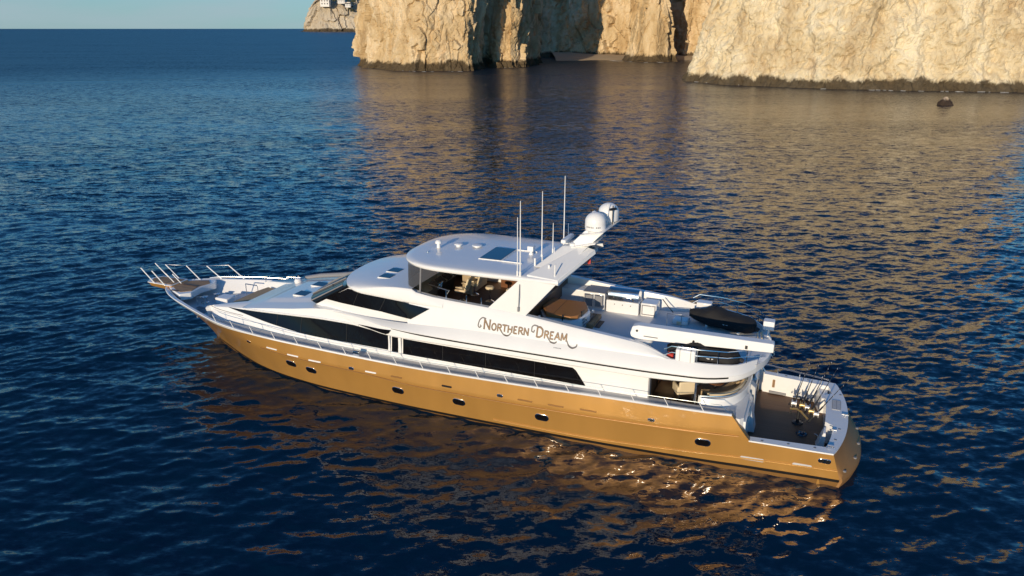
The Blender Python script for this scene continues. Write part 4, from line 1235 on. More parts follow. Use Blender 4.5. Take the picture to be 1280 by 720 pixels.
for a in (0, 2.09, 4.19): wh_.tube([(18.5, 1, 5.42), (18.5-.1*math.sin(a), 1+.22*math.cos(a), 5.42+.2*math.sin(a))], .012, 5)
wh_.build('helm_wheel', M['steel'], co, smooth=True)
# helm seats
def seat(x, y, mname='cream', parent=YA, name='helm_seat'):
    o = MB().box(x-.30, x+.28, y-.30, y+.30, 5.10, 5.26).build(name, M[mname], parent, bevel=.06)
    MB().prism([(x-.22, y-.29, 5.24), (x-.40, y-.27, 5.86), (x-.40, y+.27, 5.86), (x-.22, y+.29, 5.24)], (-.11, 0, 0)).build('backrest', M[mname], o, bevel=.05)
    MB().lathe([(0, FLZ), (.24, FLZ), (.2, FLZ+.05), (.06, FLZ+.1), (.06, 5.1), (0, 5.1)], (x, y, 0), 16).build('pedestal', M['steel'], o, smooth=True)
    for sy in (-.33, .33): MB().box(x-.2, x+.18, y+sy-.04, y+sy+.04, 5.36, 5.42).build('armrest', M[mname], o, bevel=.02)
seat(17.55, .55); seat(17.4, -.55)
# bar with stools
MB().box(13.7, 16.6, -2.85, -2.1, FLZ, 5.55).build('bar_cabinet', M['wood'], YA, bevel=.02)
MB().box(13.6, 16.7, -2.9, -2.0, 5.56, 5.62).build('bar_top', M['cream'], YA, bevel=.02)
MB().box(13.2, 13.35, -2.9, 2.9, FLZ, 5.3).build('aft_screen', M['wood'], YA)
MB().box(13.5, 15.9, 1.4, 2.75, FLZ, 4.98).build('settee', M['wood'], YA, bevel=.05)
MB().box(13.5, 15.9, 1.4, 2.72, 4.98, 5.08).build('settee_cushion', M['brown'], YA, bevel=.04)
for x in (16.2, 15.1):
    o = MB().lathe([(0, 5.3), (.2, 5.3), (.22, 5.36), (.18, 5.42), (0, 5.43)], (x, .2, 0), 18).build('bar_stool', M['cream'], YA, smooth=True)
    MB().lathe([(0, FLZ), (.26, FLZ), (.2, FLZ+.06), (.05, FLZ+.14), (.05, 5.3), (0, 5.3)], (x, .2, 0), 16).build('pedestal', M['steel'], o, smooth=True)
tb = MB().lathe([(0, 5.26), (.55, 5.26), (.55, 5.32), (0, 5.32)], (14.4, .7, 0), 24).build('flybridge_table', M['wood'], YA, smooth=True)
MB().lathe([(0, FLZ), (.25, FLZ), (.2, FLZ+.05), (.06, FLZ+.1), (.06, 5.26), (0, 5.26)], (14.4, .7, 0), 16).build('pedestal', M['steel'], tb, smooth=True)
# glass wind screen round the front and its uprights
wsr = []
for a in np.linspace(0, 1, 30):
    th = a*math.pi
    wsr.append((18.6 + 1.25*math.sin(th)**.8, 2.95*math.copysign(abs(math.cos(th))**.75, math.cos(th))))
wsr = [(17.6, 3.02)] + wsr + [(17.6, -3.02)]
m = MB(); m.grid([[(x, y, 5.62 if x < 18.3 else 5.78), (x - .0, y*.99, 6.3), (x-.02, y*.985, 6.92)] for x, y in wsr])
GL = m.build('flybridge_glass', M['winshield'], YA, smooth=True)
m = MB()
for x, y in ((18.55, 2.95), (18.55, -2.95)): m.tube([(x, y, 5.6), (x-.1, y, 6.95)], .045, 8)
m.build('glass_post', M['grey'], GL, smooth=True)
for x, y, z0, z1 in ((18.6, 2.86, 5.55, 6.0), (17.2, 2.9, 5.45, 5.95), (16.15, 2.92, 5.42, 5.85), (15.4, 2.92, 5.38, 5.83)):
    for s in (1, -1): MB().tube([(x, s*y, FLZ), (x, s*y, z1)], .032, 8).build('rail_post', M['steel'], YA, smooth=True)
m = MB().tube([(18.55, 2.2, 5.85), (17.3, 2.4, 5.75), (17.2, 2.9, 5.72)], .03); m.build('grab_rail', M['steel'], YA, smooth=True)

# ---------------------------------------------------------------- hardtop
def ht_half(a):
    if a < .5:
        t = a/.5; return 11.7 + (17.3-11.7)*t, 3.05 + .2*math.sin(t*math.pi/2)
    th = (a-.5)/.5*math.pi/2
    return 17.3 + 2.85*math.sin(th)**.92, 3.25*math.cos(th)**.72
ht = [ht_half(k/44) for k in range(45)]
ht = ht + [(x, -y) for x, y in reversed(ht[:-1])]
cxh = 15.2
def sc_(p, k): return (cxh + (p[0]-cxh)*k if p[0] > 12 else p[0], p[1]*k)
rings = []
for k, z in ((.90, 6.89), (.965, 6.88), (.99, 6.92), (1.0, 7.0), (.995, 7.07), (.975, 7.115), (.93, 7.14), (.80, 7.165), (.5, 7.19), (.05, 7.2)):
    rings.append([sc_(p, k) + (z,) for p in ht])
m = MB().loft(rings, cap=True)
HT = m.build('hardtop', M['gelcoat'], YA, smooth=True, angle=45)
sk = MB().prism([(15.02, 1.48, 7.17), (16.18, 1.52, 7.17), (16.18, -.5, 7.19), (15.02, -.5, 7.19)], (0, 0, .06)).build('sunroof', M['gelcoat'], HT, bevel=.015)
MB().prism([(15.08, 1.42, 7.235), (16.12, 1.46, 7.235), (16.12, -.44, 7.255), (15.08, -.44, 7.255)], (0, 0, .015)).build('pane', M['tint'], sk)
m = MB()
for y in (1.5, -.52): m.box(14.0, 15.0, y-.025, y+.025, 7.2, 7.25)
m.build('sunroof_track', M['gelcoat'], HT)
# small fittings on the hardtop
def mushroom(x, y, r, h, name='roof_vent'):
    MB().lathe([(0, 0), (r*.55, 0), (r*.5, h*.5), (r, h*.6), (r*.92, h*.85), (r*.5, h), (0, h)], (x, y, 7.18), 18).build(name, M['whitemetal'], HT, smooth=True)
mushroom(18.8, .5, .17, .40, 'camera_dome'); mushroom(18.0, -.1, .22, .17); mushroom(17.1, -.35, .26, .13)
sl = MB().lathe([(0, 0), (.12, 0), (.1, .1), (.06, .12), (.06, .2), (0, .2)], (14.15, -.1, 7.18), 14)
sl.box(14.0, 14.3, -.25, .05, 7.38, 7.62); sl.build('searchlight', M['whitemetal'], HT, bevel=.03)
MB().lathe([(0, 0), (.06, 0), (.05, .08), (0, .09)], (18.95, 1.35, 7.13), 12).build('roof_light', M['steel'], HT, smooth=True)

# raked side panels carrying the hardtop
for s in (1, -1):
    m = MB().hexa([(15.05, s*3.16, 5.40), (13.2, s*3.20, 5.30), (13.2, s*3.05, 5.30), (15.05, s*3.01, 5.40)], [(13.5, s*3.16, 6.95), (11.75, s*3.02, 7.0), (11.75, s*2.87, 7.0), (13.5, s*3.01, 6.95)])
    p = m.build('hardtop_pillar', M['gelcoat'], YA, bevel=.02)
    MB().tube([(13.42, s*3.19, 6.8), (13.46, s*3.215, 5.62)], .02, 6).tube([(13.46, s*3.22, 5.55), (13.46, s*3.22, 5.75)], .05, 8).build('aerial_cable', M['grey'], p)

# upswept wings and mast
m = MB()
for s in (1, -1):
    m.hexa([(13.2, s*2.95, 7.10), (11.72, s*3.04, 6.96), (10.75, s*.62, 7.80), (11.4, s*.55, 7.95)], [(13.2, s*2.9, 7.2), (11.75, s*3.0, 7.14), (10.8, s*.6, 7.98), (11.45, s*.5, 8.1)])
MA = m.build('radar_mast', M['gelcoat'], YA, bevel=.02)
m = MB().hexa([(13.3, 1.75, 7.2), (11.85, 1.9, 7.3), (11.85, -1.9, 7.3), (13.3, -1.75, 7.2)], [(12.35, .62, 8.0), (11.1, .66, 8.12), (11.1, -.66, 8.12), (12.35, -.62, 8.0)])
m.build('mast_base', M['gelcoat'], MA, bevel=.04)
m = MB().hexa([(12.2, .55, 7.9), (11.3, .6, 7.9), (11.3, -.6, 7.9), (12.2, -.55, 7.9)], [(11.35, .42, 8.78), (10.35, .42, 8.9), (10.35, -.42, 8.9), (11.35, -.42, 8.78)])
m.build('mast_tower', M['gelcoat'], MA, bevel=.04)
m = MB().hexa([(11.9, .75, 7.98), (10.75, .85, 8.28), (10.75, -.85, 8.28), (11.9, -.75, 7.98)], [(11.9, .75, 8.03), (10.72, .85, 8.34), (10.72, -.85, 8.34), (11.9, -.75, 8.03)])
m.build('mast_shelf', M['gelcoat'], MA, bevel=.01)
m = MB().hexa([(11.55, .6, 8.55), (10.3, 1.25, 8.92), (10.1, -1.35, 9.0), (11.3, -.9, 8.68)], [(11.55, .6, 8.60), (10.28, 1.25, 8.98), (10.08, -1.35, 9.06), (11.3, -.9, 8.73)])
m.build('dome_platform', M['gelcoat'], MA, bevel=.01)
def dome(x, y, z):
    prof = [(0, 0), (.30, 0), (.33, .06), (.36, .10), (.46, .16)]
    prof += [(.475, .3), (.475, .52)] + [(.475*math.cos(t), .52 + .43*math.sin(t)) for t in np.linspace(.1, 1.5, 12)] + [(0, .95)]
    return MB().lathe(prof, (x, y, z), 32).build('satellite_dome', M['whitemetal'], MA, smooth=True)
d1 = dome(10.88, .42, 8.72); d2 = dome(10.62, -.78, 8.92)
# small dark maker's line on the nearer dome, as tiny strokes
m = MB()
for k in range(9):
    if k == 5: continue
    a = math.radians(52 + 9.5*k)
    x, y = 10.88 + .478*math.cos(a), .42 + .478*math.sin(a)
    x2, y2 = 10.88 + .478*math.cos(a+.10), .42 + .478*math.sin(a+.10)
    m.grid([[(x, y, 8.72+.30), (x2, y2, 8.72+.30)], [(x, y, 8.72+.37), (x2, y2, 8.72+.37)]])
m.build('dome_marking', M['grey'], d1, solid=.004)
# open array radar on the mast base
ra = MB().lathe([(0, 0), (.16, 0), (.14, .25), (.1, .32), (0, .32)], (12.3, .05, 7.78), 16).build('radar_scanner', M['whitemetal'], MA, smooth=True)
MB().box(12.18, 12.42, -.62, .70, 8.12, 8.30).build('array', M['whitemetal'], ra, bevel=.05)
MB().lathe([(0, 0), (.14, 0), (.14, .12), (.0, .2)], (11.9, .5, 8.02), 14).build('gps_antenna', M['whitemetal'], MA, smooth=True)
MB().tube([(12.6, 1.0, 7.6), (12.6, 1.0, 8.0)], .015, 5).build('mast_light', M['whitemetal'], MA)
m = MB().tube([(10.5, -.15, 8.98), (10.5, -.15, 9.95)], .018, 6).tube([(10.9, -.1, 9.0), (11.05, .05, 9.25), (11.05, .1, 9.5)], .03, 6).lathe([(0, 0), (.09, 0), (.1, .1), (.0, .16)], (11.05, .1, 9.5), 12)
m.build('mast_head', M['whitemetal'], MA, smooth=True)
MB().tube([(10.3, -.3, 9.0), (10.3, -.3, 9.85)], .025, 6).tube([(10.2, -.45, 9.7), (10.4, -.15, 9.7)], .06, 6).build('wind_instrument', M['dark'], MA, smooth=True)
# whip aerials, tallest first
for x, y, z0, h, r in ((13.46, 3.02, 6.98, 3.5, .032), (13.6, 3.0, 7.0, 2.75, .026), (13.3, .75, 7.18, 3.3, .030), (13.15, -.35, 7.18, 1.6, .026), (13.3, -2.4, 7.14, 3.5, .032), (13.25, -2.95, 7.1, 1.05, .026)):
    a = MB().tube([(x, y, z0), (x, y, z0+.45*h), (x, y, z0+h)], [r, r*.8, r*.5], 8)
    a.tube([(x, y, z0), (x, y, z0+.35)], r*1.7, 8)
    a.build('whip_aerial', M['whitemetal'], HT, smooth=True)
for x, y in ((13.35, 1.5), (12.4, 2.25), (12.6, -1.0), (13.0, -2.0)):
    MB().tube([(x, y, 7.15), (x, y, 7.55)], .05, 8).build('stub_aerial', M['whitemetal'], HT, smooth=True)
MB().tube([(11.95, 2.75, 7.12), (11.95, 2.75, 7.75)], .03, 8).build('stub_aerial', M['whitemetal'], HT, smooth=True)

# ---------------------------------------------------------------- aft flybridge deck
# spa tub with its tan cover (slides off with the tub: part of the yacht)
tubp = [(x-.04, y+.10) for x, y in [(13.35, .8), (13.25, -.55), (11.45, -.62), (11.05, .2), (11.2, 1.45), (11.5, 1.8), (12.8, 1.8)]]
m = MB().prism([(x, y, 4.2) for x, y in tubp], (0, 0, .69)); TB = m.build('spa_tub', M['gelcoat'], YA, bevel=.05)
cov = [(x-.04, y+.10) for x, y in [(13.25, .72), (13.15, -.47), (11.5, -.52), (11.15, .25), (11.28, 1.38), (11.55, 1.66), (12.7, 1.68)]]
MB().prism([(x, y, 4.895) for x, y in cov], (0, 0, .17)).build('spa_cover', M['cover'], TB, bevel=.04)
MB().box(12.34, 12.36, -.36, 1.7, 5.067, 5.072).build('fold_seam', M['brown'], TB)
m = MB()
for k in range(4): m.box(11.02+.02*k, 11.06+.02*k, -.3, 1.2, 4.3+.15*k, 4.35+.15*k)
m.build('tub_trim', M['grey'], TB)
for x, y in ((11.85, 1.86), (12.95, 1.72), (11.2, 1.1)): MB().tube([(x, y, 4.85), (x, y, 5.15)], .035, 6).build('cover_strap', M['dark'], TB)
for y in (-.2, .9): MB().box(10.95, 11.02, y+.1, y+.22, 4.7, 4.85).build('tub_latch', M['steel'], TB, bevel=.01)
MB().box(10.75, 11.4, -.75, .75, 4.215, 4.42).build('spa_step', M['teaklight'], YA, bevel=.02)
MB().prism([(11.42, .45, 4.425), (11.4, -.7, 4.425), (10.95, -.66, 4.425), (10.97, .5, 4.425)], (0, 0, .02)).build('step_pad', M['brown'], YA)
MB().prism([(10.72, .55, 4.225), (10.72, -.35, 4.225), (10.48, -.35, 4.225), (10.48, .55, 4.225)], (0, 0, .02)).build('step_pad', M['dark'], YA)
# wind deflector by the pillar foot
MB().prism([(13.6, 2.75, 5.35), (13.1, 2.85, 5.35), (12.55, 2.95, 4.95), (13.1, 2.85, 4.9)], (0, -.06, .0)).build('side_gate', M['deckgrey'], YA, bevel=.015)
MB().box(12.75, 12.83, 2.3, 2.95, 4.2, 5.15).build('side_gate', M['gelcoat'], YA, bevel=.015)
# dark recess beneath the hardtop behind the tub
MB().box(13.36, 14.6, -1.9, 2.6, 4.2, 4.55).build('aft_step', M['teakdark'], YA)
# starboard counter: cupboard, fridge, grill, icebox
MB().box(12.0, 13.3, -2.75, -2.0, 4.2, 5.05).build('counter', M['gelcoat'], YA, bevel=.02)
FR = MB().box(10.9, 11.98, -2.6, -1.76, 4.2, 5.10).build('drinks_fridge', M['gelcoat'], YA, bevel=.02)
MB().box(10.88, 12.0, -2.62, -1.72, 5.105, 5.14).build('counter_top', M['grey'], FR, bevel=.01)
for x0, x1 in ((10.95, 11.42), (11.46, 11.93)):
    d = MB().box(x0, x1, -1.755, -1.715, 4.32, 5.02).build('fridge_door', M['steel'], FR, bevel=.01)
    MB().box(x0+.05, x1-.05, -1.712, -1.704, 4.40, 4.95).build('pane', M['grey'], d)
    MB().tube([(x0+.04, -1.69, 4.5), (x0+.04, -1.69, 4.85)], .012, 6).build('handle', M['steel'], d)
GB = MB().box(9.2, 10.82, -2.55, -1.74, 4.2, 4.82).build('grill_cabinet', M['gelcoat'], YA, bevel=.03)
for x in (9.6, 10.0, 10.4): MB().lathe([(0, 0), (.03, 0), (.02, .03), (0, .03)], (x, -1.735, 4.65), 10, 'y').build('knob', M['grey'], GB)
gr = MB().box(9.25, 10.75, -2.5, -1.78, 4.82, 5.05).build('barbecue_grill', M['steel'], YA, bevel=.02)
hood = []
for x in (9.25, 10.75):
    hood.append([(x, -2.5, 5.05)] + [(x, -2.14 - .36*math.cos(t), 5.05 + .36*math.sin(t)) for t in np.linspace(.2, 2.6, 10)] + [(x, -1.8, 5.05)])
MB().loft(hood, cap=True).build('hood', M['steel'], gr, smooth=True, angle=40)
for x in (9.5, 10.0, 10.5): MB().lathe([(0, 0), (.045, 0), (.035, .05), (0, .05)], (x, -1.775, 4.94), 12, 'y').build('knob', M['dark'], gr)
MB().tube([(9.4, -1.74, 5.22), (10.6, -1.74, 5.22)], .022, 6).build('handle', M['steel'], gr, smooth=True)
IB = MB().box(8.35, 9.12, -2.6, -1.82, 4.2, 4.86).build('ice_box', M['gelcoat'], YA, bevel=.04)
m = MB()
for a, b2 in (((8.40, 4.28), (9.06, 4.32)), ((8.40, 4.74), (9.06, 4.78)), ((8.40, 4.28), (8.44, 4.78)), ((9.02, 4.28), (9.06, 4.78))):
    m.box(a[0], b2[0], -1.82, -1.79, a[1], b2[1])
m.build('door_frame', M['grey'], IB)
# starboard bulwark crown with falling sheer handled by the flybridge bulwark; hose on its face
MB().tube([(8.2, -2.4, 5.0), (7.9, -2.3, 4.7), (7.6, -2.2, 4.45)], .025, 6).build('hose', M['dark'], YA)
# rail with ring buoys by the jet ski
m = MB().tube([(7.65, -.9, 4.2), (7.65, -.9, 4.85), (7.0, -1.0, 4.85), (7.0, -1.0, 4.2)], .022, 6)
m.build('hoop_rail', M['steel'], YA, smooth=True)
rp = MB()
for k in range(3):
    rp.tube([(7.15 + .26*math.cos(a) , -1.7 + .26*math.sin(a)*1.6, 4.25 + .05*k) for a in np.linspace(0, 6.283, 25)], .03, 6)
rp.build('coiled_rope', M['cream'], YA, smooth=True)
MB().box(6.75, 7.5, -1.95, -1.3, 4.21, 4.42).build('rope_locker', M['gelcoat'], YA, bevel=.05)
# low white cradle behind the nearer jet ski
MB().box(5.9, 6.6, -3.1, -2.6, 4.2, 4.98).build('deck_locker', M['gelcoat'], YA, bevel=.03)

# crane with its boom laid aft
CR = MB().lathe([(0, 4.2), (.46, 4.2), (.46, 4.34), (.36, 4.40), (.36, 4.68), (.42, 4.72), (.42, 4.84), (0, 4.84)], (8.0, 2.42, 0), 28).build('deck_crane', M['whitemetal'], YA, smooth=True, angle=40)
bp_ = [(8.55, 5.06), (8.46, 5.38), (8.2, 5.46), (2.75, 5.48), (2.70, 5.44), (2.70, 5.10), (7.4, 4.86), (8.3, 4.84), (8.5, 4.92)]
BO = MB().prism([(x, 2.62, z) for x, z in bp_], (0, -.44, 0)).build('boom', M['whitemetal'], CR, bevel=.03)
MB().lathe([(0, 0), (.05, 0), (.05, .03), (0, .03)], (8.25, 2.62, 5.22), 12, 'y').build('pivot_pin', M['dark'], BO)
MB().box(3.7, 3.8, 2.63, 2.66, 5.12, 5.26).build('boom_sheave', M['dark'], BO)
MB().tube([(2.72, 2.4, 5.14), (2.66, 2.4, 4.95), (2.72, 2.4, 4.86), (2.8, 2.4, 4.95)], .025, 6).build('hook', M['steel'], BO, smooth=True)
MB().box(7.35, 7.95, 2.63, 2.65, 5.0, 5.04).build('boom_vent', M['grey'], BO)
# life raft canister
LR = MB().box(5.62, 6.42, 3.08, 3.52, 4.50, 5.02).build('life_raft_canister', M['whitemetal'], YA, bevel=.06, seg=3)
for x in (5.8, 6.24): MB().box(x-.02, x+.02, 3.06, 3.535, 4.50, 5.035).build('strap', M['deckgrey'], LR)
# boat deck guard rails
def rail_run(pts, posts, hts=(.55, .28), name='guard_rail'):
    m = MB()
    for h in hts: m.tube([(x, y, z+h) for x, y, z in pts], .02, 6)
    o = m.build(name, M['steel'], YA, smooth=True)
    for x, y, z in posts: MB().tube([(x, y, z), (x, y, z+hts[0])], .02, 6).build('stanchion', M['steel'], o)
rail_run([(6.9, 3.42, 4.35), (6.6, 3.45, 4.55), (5.5, 3.42, 4.55), (4.4, 3.1, 4.5), (3.7, 2.5, 4.45), (3.2, 1.9, 4.3)], [(5.55, 3.42, 4.55), (4.75, 3.22, 4.5), (3.7, 2.5, 4.45)])
rail_run([(6.9, -3.42, 4.35), (6.6, -3.45, 4.55), (5.5, -3.42, 4.55), (4.4, -3.1, 4.5), (3.7, -2.5, 4.45), (3.2, -1.9, 4.3)], [(5.55, -3.42, 4.55), (4.75, -3.22, 4.5), (3.7, -2.5, 4.45)])
# floodlight box on a post at the aft corner
FLB = MB().tube([(3.15, -1.35, 4.2), (3.15, -1.35, 4.62)], .05, 8).tube([(3.15, -1.35, 4.4), (3.0, -1.0, 4.2)], .025, 6).build('light_post', M['whitemetal'], YA, smooth=True)
MB().box(2.92, 3.40, -1.62, -1.12, 4.62, 5.02).build('light_box', M['whitemetal'], FLB, bevel=.03)
m = MB()
for k, (x, y) in enumerate(((3.35, -.9), (3.5, -.75), (3.3, -.6))): m.tube([(x, y, 4.22), (x+.1, y-.1, 4.5), (x+.05, y+.1, 4.62)], .04, 6)
m.build('folded_hose', M['cream'], YA, smooth=True)

# ---------------------------------------------------------------- aft main deck
# curved settee back bulwark and the bulkhead that falls to the cockpit
cv = []
for t in np.linspace(0, math.pi, 33):
    cv.append((5.3 - 1.75*math.sin(t)**.8, 3.0*math.copysign(abs(math.cos(t))**.8, math.cos(t))))
m = MB()
m.loft([[(x, y, .6) for x, y in cv], [(x, y, 2.72) for x, y in cv], [(x+.02, y*.985, 2.80) for x, y in cv], [(x+.14, y*.93, 2.80) for x, y in cv], [(x+.16, y*.92, 2.3) for x, y in cv]], closed=False)
m.build('aft_bulwark', M['gelcoat'], YA, smooth=True, angle=40)
m = MB(); cc = [(x+.18, y*.90) for x, y in cv[2:-2]]
m.loft([[(x, y, 2.76) for x, y in cc], [(x+.03, y*.97, 2.86) for x, y in cc], [(x+.12, y*.93, 2.84) for x, y in cc], [(x+.16, y*.91, 2.5) for x, y in cc]], closed=False)
m.build('settee_back', M['cream'], YA, smooth=True)
m = MB(); cc = [(x+.35, y*.84) for x, y in cv[3:-3]]
m.loft([[(x, y, 2.62) for x, y in cc], [(x+.5, y*.75, 2.62) for x, y in cc], [(x+.5, y*.75, 2.35) for x, y in cc]], closed=False)
m.build('settee_seat', M['tan'], YA, smooth=True, angle=40)
MB().tube([(5.35, 3.06, 2.9)] + [(x-.04, y*1.01, 2.95) for x, y in cv[2:9]], .022, 6).build('grab_rail', M['steel'], YA, smooth=True)
for s in (1, -1): MB().tube([(5.55, s*3.1, 2.3), (5.55, s*3.1, 3.85)], .05, 10).build('deck_pillar', M['steel'], YA, smooth=True)
MB().prism([(x+.05, y*.97, 2.26) for x, y in cv] + [(7.45, -3.1, 2.26), (7.45, 3.1, 2.26)], (0, 0, .085)).build('aft_deck', M['brown'], YA)
for s in (1, -1):
    q = [(x-.01, abs(y)) for x, y in cv[:14]]
    n_ = len(q); o_ = []
    for k in range(n_):
        t = k/(n_-1)
        o_.append((5.4 - (5.4-3.5)*t/.5, 3.52) if t < .5 else (3.5, 3.52 - (3.52-q[-1][1])*(t-.5)/.5))
    MB().grid([[(a_[0], s*a_[1], 2.42), (b_[0], s*b_[1], 2.40), (b_[0]-.02, s*min(b_[1], hull_y(b_[0], .65)-.1), .65)] for a_, b_ in zip(q, o_)]).build('quarter_deck', M['deck'], YA)
# stair house down to the cockpit
MB().hexa([(3.15, .35, .63), (3.15, 1.15, .63), (4.0, 1.25, .63), (4.0, .25, .63)], [(3.42, .30, 1.95), (3.42, 1.15, 1.95), (3.9, 1.3, 2.78), (3.9, .2, 2.78)]).build('stair_housing', M['gelcoat'], YA, bevel=.04)
MB().hexa([(3.30, -.35, .63), (3.30, .2, .63), (3.9, .2, .63), (3.9, -.35, .63)], [(3.34, -.35, 2.3), (3.34, .15, 2.3), (3.9, .15, 2.75), (3.9, -.35, 2.75)]).build('stair_housing', M['deckgrey'], YA, bevel=.03)
MB().box(3.28, 3.33, -1.1, -.6, 1.6, 2.2).build('stair_opening', M['black'], YA)
MB().box(3.4, 3.6, -3.2, -1.0, .63, 2.2).build('cockpit_bulkhead', M['gelcoat'], YA, bevel=.03)
MB().box(3.4, 3.6, 1.2, 3.3, .63, 2.2).build('cockpit_bulkhead', M['gelcoat'], YA, bevel=.03)

# side deck guard rail, port and starboard, raked stanchions
m = MB()
for s in (1, -1):
    pts = []
    for x in np.linspace(4.4, 31.5, 60):
        hgt = .34 if x < 28 else .34 - (x-28)*.04
        pts.append((x, s*(sheer_y(x)-.05), sheer_z0(x)+.05+hgt))
    pts = [(4.05, s*(sheer_y(4.05)-.05), 2.62)] + pts
    m.tube(pts, .013, 6)
SR = m.build('side_rail', M['steel'], YA, smooth=True)
for s in (1, -1):
    for x in np.arange(5.2, 31.4, 1.42):
        MB().tube([(x-.14, s*(sheer_y(x)-.03), sheer_z0(x)+.04), (x+.08, s*(sheer_y(x)-.05), sheer_z0(x)+.39)], .016, 6).build('stanchion', M['whitemetal'], SR)
MB().box(21.4, 21.75, 4.0, 4.12, 2.42, 2.62).build('fairlead', M['steel'], YA, bevel=.02)

# ---------------------------------------------------------------- painted name on both sides
# small capitals built from strokes; u runs along the word, v up; unit = cap height
GL_ = {
 'N': (1.0, [[(0.12,0),(0.12,1)], [(0.12,1),(0.85,0)], [(0.85,0),(0.85,1)]]),
 'O': (0.95, [[(0.48+.40*math.cos(t), .5+.5*math.sin(t)) for t in np.linspace(0, 2*math.pi, 21)]]),
 'R': (0.9, [[(0.14,0),(0.14,1)], [(0.14,1),(0.55,1),(0.75,.88),(0.75,.64),(0.55,.52),(0.14,.52)], [(0.42,.52),(0.88,0)]]),
 'T': (0.85, [[(0.02,1),(0.83,1)], [(0.425,1),(0.425,0)]]),
 'H': (0.95, [[(0.13,0),(0.13,1)], [(0.82,0),(0.82,1)], [(0.13,.5),(0.82,.5)]]),
 'E': (0.8, [[(0.14,0),(0.14,1)], [(0.14,1),(0.72,1)], [(0.14,.52),(0.6,.52)], [(0.14,0),(0.74,0)]]),
 'D': (0.95, [[(0.14,0),(0.14,1)], [(0.14,1),(0.5,1),(0.8,.8),(0.86,.5),(0.8,.2),(0.5,0),(0.14,0)]]),
 'A': (0.95, [[(0.03,0),(0.47,1)], [(0.47,1),(0.92,0)], [(0.2,.36),(0.76,.36)]]),
 'M': (1.15, [[(0.1,0),(0.16,1)], [(0.16,1),(0.57,.12)], [(0.57,.12),(0.98,1)], [(0.98,1),(1.05,0)]]),
}
def ribbon(mb, pts, w, place, lift):
    P = [Vector((a, b)) for a, b in pts]
    L, Rr = [], []
    for i in range(len(P)):
        d = (P[min(i+1, len(P)-1)] - P[max(i-1, 0)])
        if d.length < 1e-9: d = Vector((1, 0))
        d.normalize(); nrm = Vector((-d.y, d.x))
        wi = w(i/(len(P)-1)) if callable(w) else w
        L.append(P[i] + nrm*wi/2); Rr.append(P[i] - nrm*wi/2)
    mb.grid([[place(a.x, a.y, lift), place(b.x, b.y, lift)] for a, b in zip(L, Rr)])
def dens(pts, n=6):
    out = []
    for a, b in zip(pts[:-1], pts[1:]):
        for k in range(n): out.append((a[0]+(b[0]-a[0])*k/n, a[1]+(b[1]-a[1])*k/n))
    out.append(pts[-1]); return out
def swash(pts, n=8):       # smooth curve through points
    xs = list(range(len(pts))); fx, fy_ = pchip(xs, [p[0] for p in pts]), pchip(xs, [p[1] for p in pts])
    return [(fx(t), fy_(t)) for t in np.linspace(0, len(pts)-1, n*(len(pts)-1)+1)]
def lettering():
    strokes = []       # (points, width, is_thin)
    u = 0.0
    H1, H2 = 0.41, 0.285
    words = [('N', H1), ('O', H2), ('R', H2), ('T', H2), ('H', H2), ('E', H2), ('R', H2), ('N', H2), (' ', .30), ('D', H1), ('R', H2), ('E', H2), ('A', H2), ('M', H2)]
    marks = {}
    for i, (ch, hh) in enumerate(words):
        if ch == ' ': u += hh; continue
        wd, ss = GL_[ch]
        marks[i] = u
        for st_ in ss:
            strokes.append(([(u + a*hh*.92, b*hh) for a, b in st_], .054 if hh == H1 else .046, False))
        # slab serifs
        if ch in 'NRTHEDAM':
            for st_ in ss[:1] + (ss[2:3] if ch in 'NH' else ss[-1:] if ch in 'RAM' else []):
                for a, b in (st_[0], st_[-1]):
                    if b in (0, 1): strokes.append(([(u + (a-.12)*hh*.92, b*hh), (u + (a+.12)*hh*.92, b*hh)], .024, True))
        u += wd*hh*.92 + .035
    # swashes: curl before the N, tails under R, D and M
    strokes.append((swash([(.10, .44), (-.06, .47), (-.22, .34), (-.27, .12), (-.20, .03), (-.12, .09), (-.17, .15)]), .03, True))
    a = marks[2]; strokes.append((swash([(a+.22, .0), (a+.36, -.12), (a+.52, -.15), (a+.66, -.08), (a+.70, 0)]), .03, True))
    a = marks[9]; strokes.append((swash([(a+.05, .44), (a-.10, .46), (a-.22, .36), (a-.22, .22), (a-.12, .17), (a-.08, .27)]), .03, True))
    a = marks[10]; strokes.append((swash([(a+.22, .0), (a+.36, -.13), (a+.52, -.15), (a+.64, -.08)]), .03, True))
    a = marks[13]; strokes.append((swash([(a+.30, .02), (a+.42, -.16), (a+.60, -.22), (a+.76, -.16), (a+.80, -.06)]), .03, True))
    return strokes, u
strokes, wid = lettering()
x_start, x_end = 15.05, 11.05
kx = (x_start - x_end)/wid
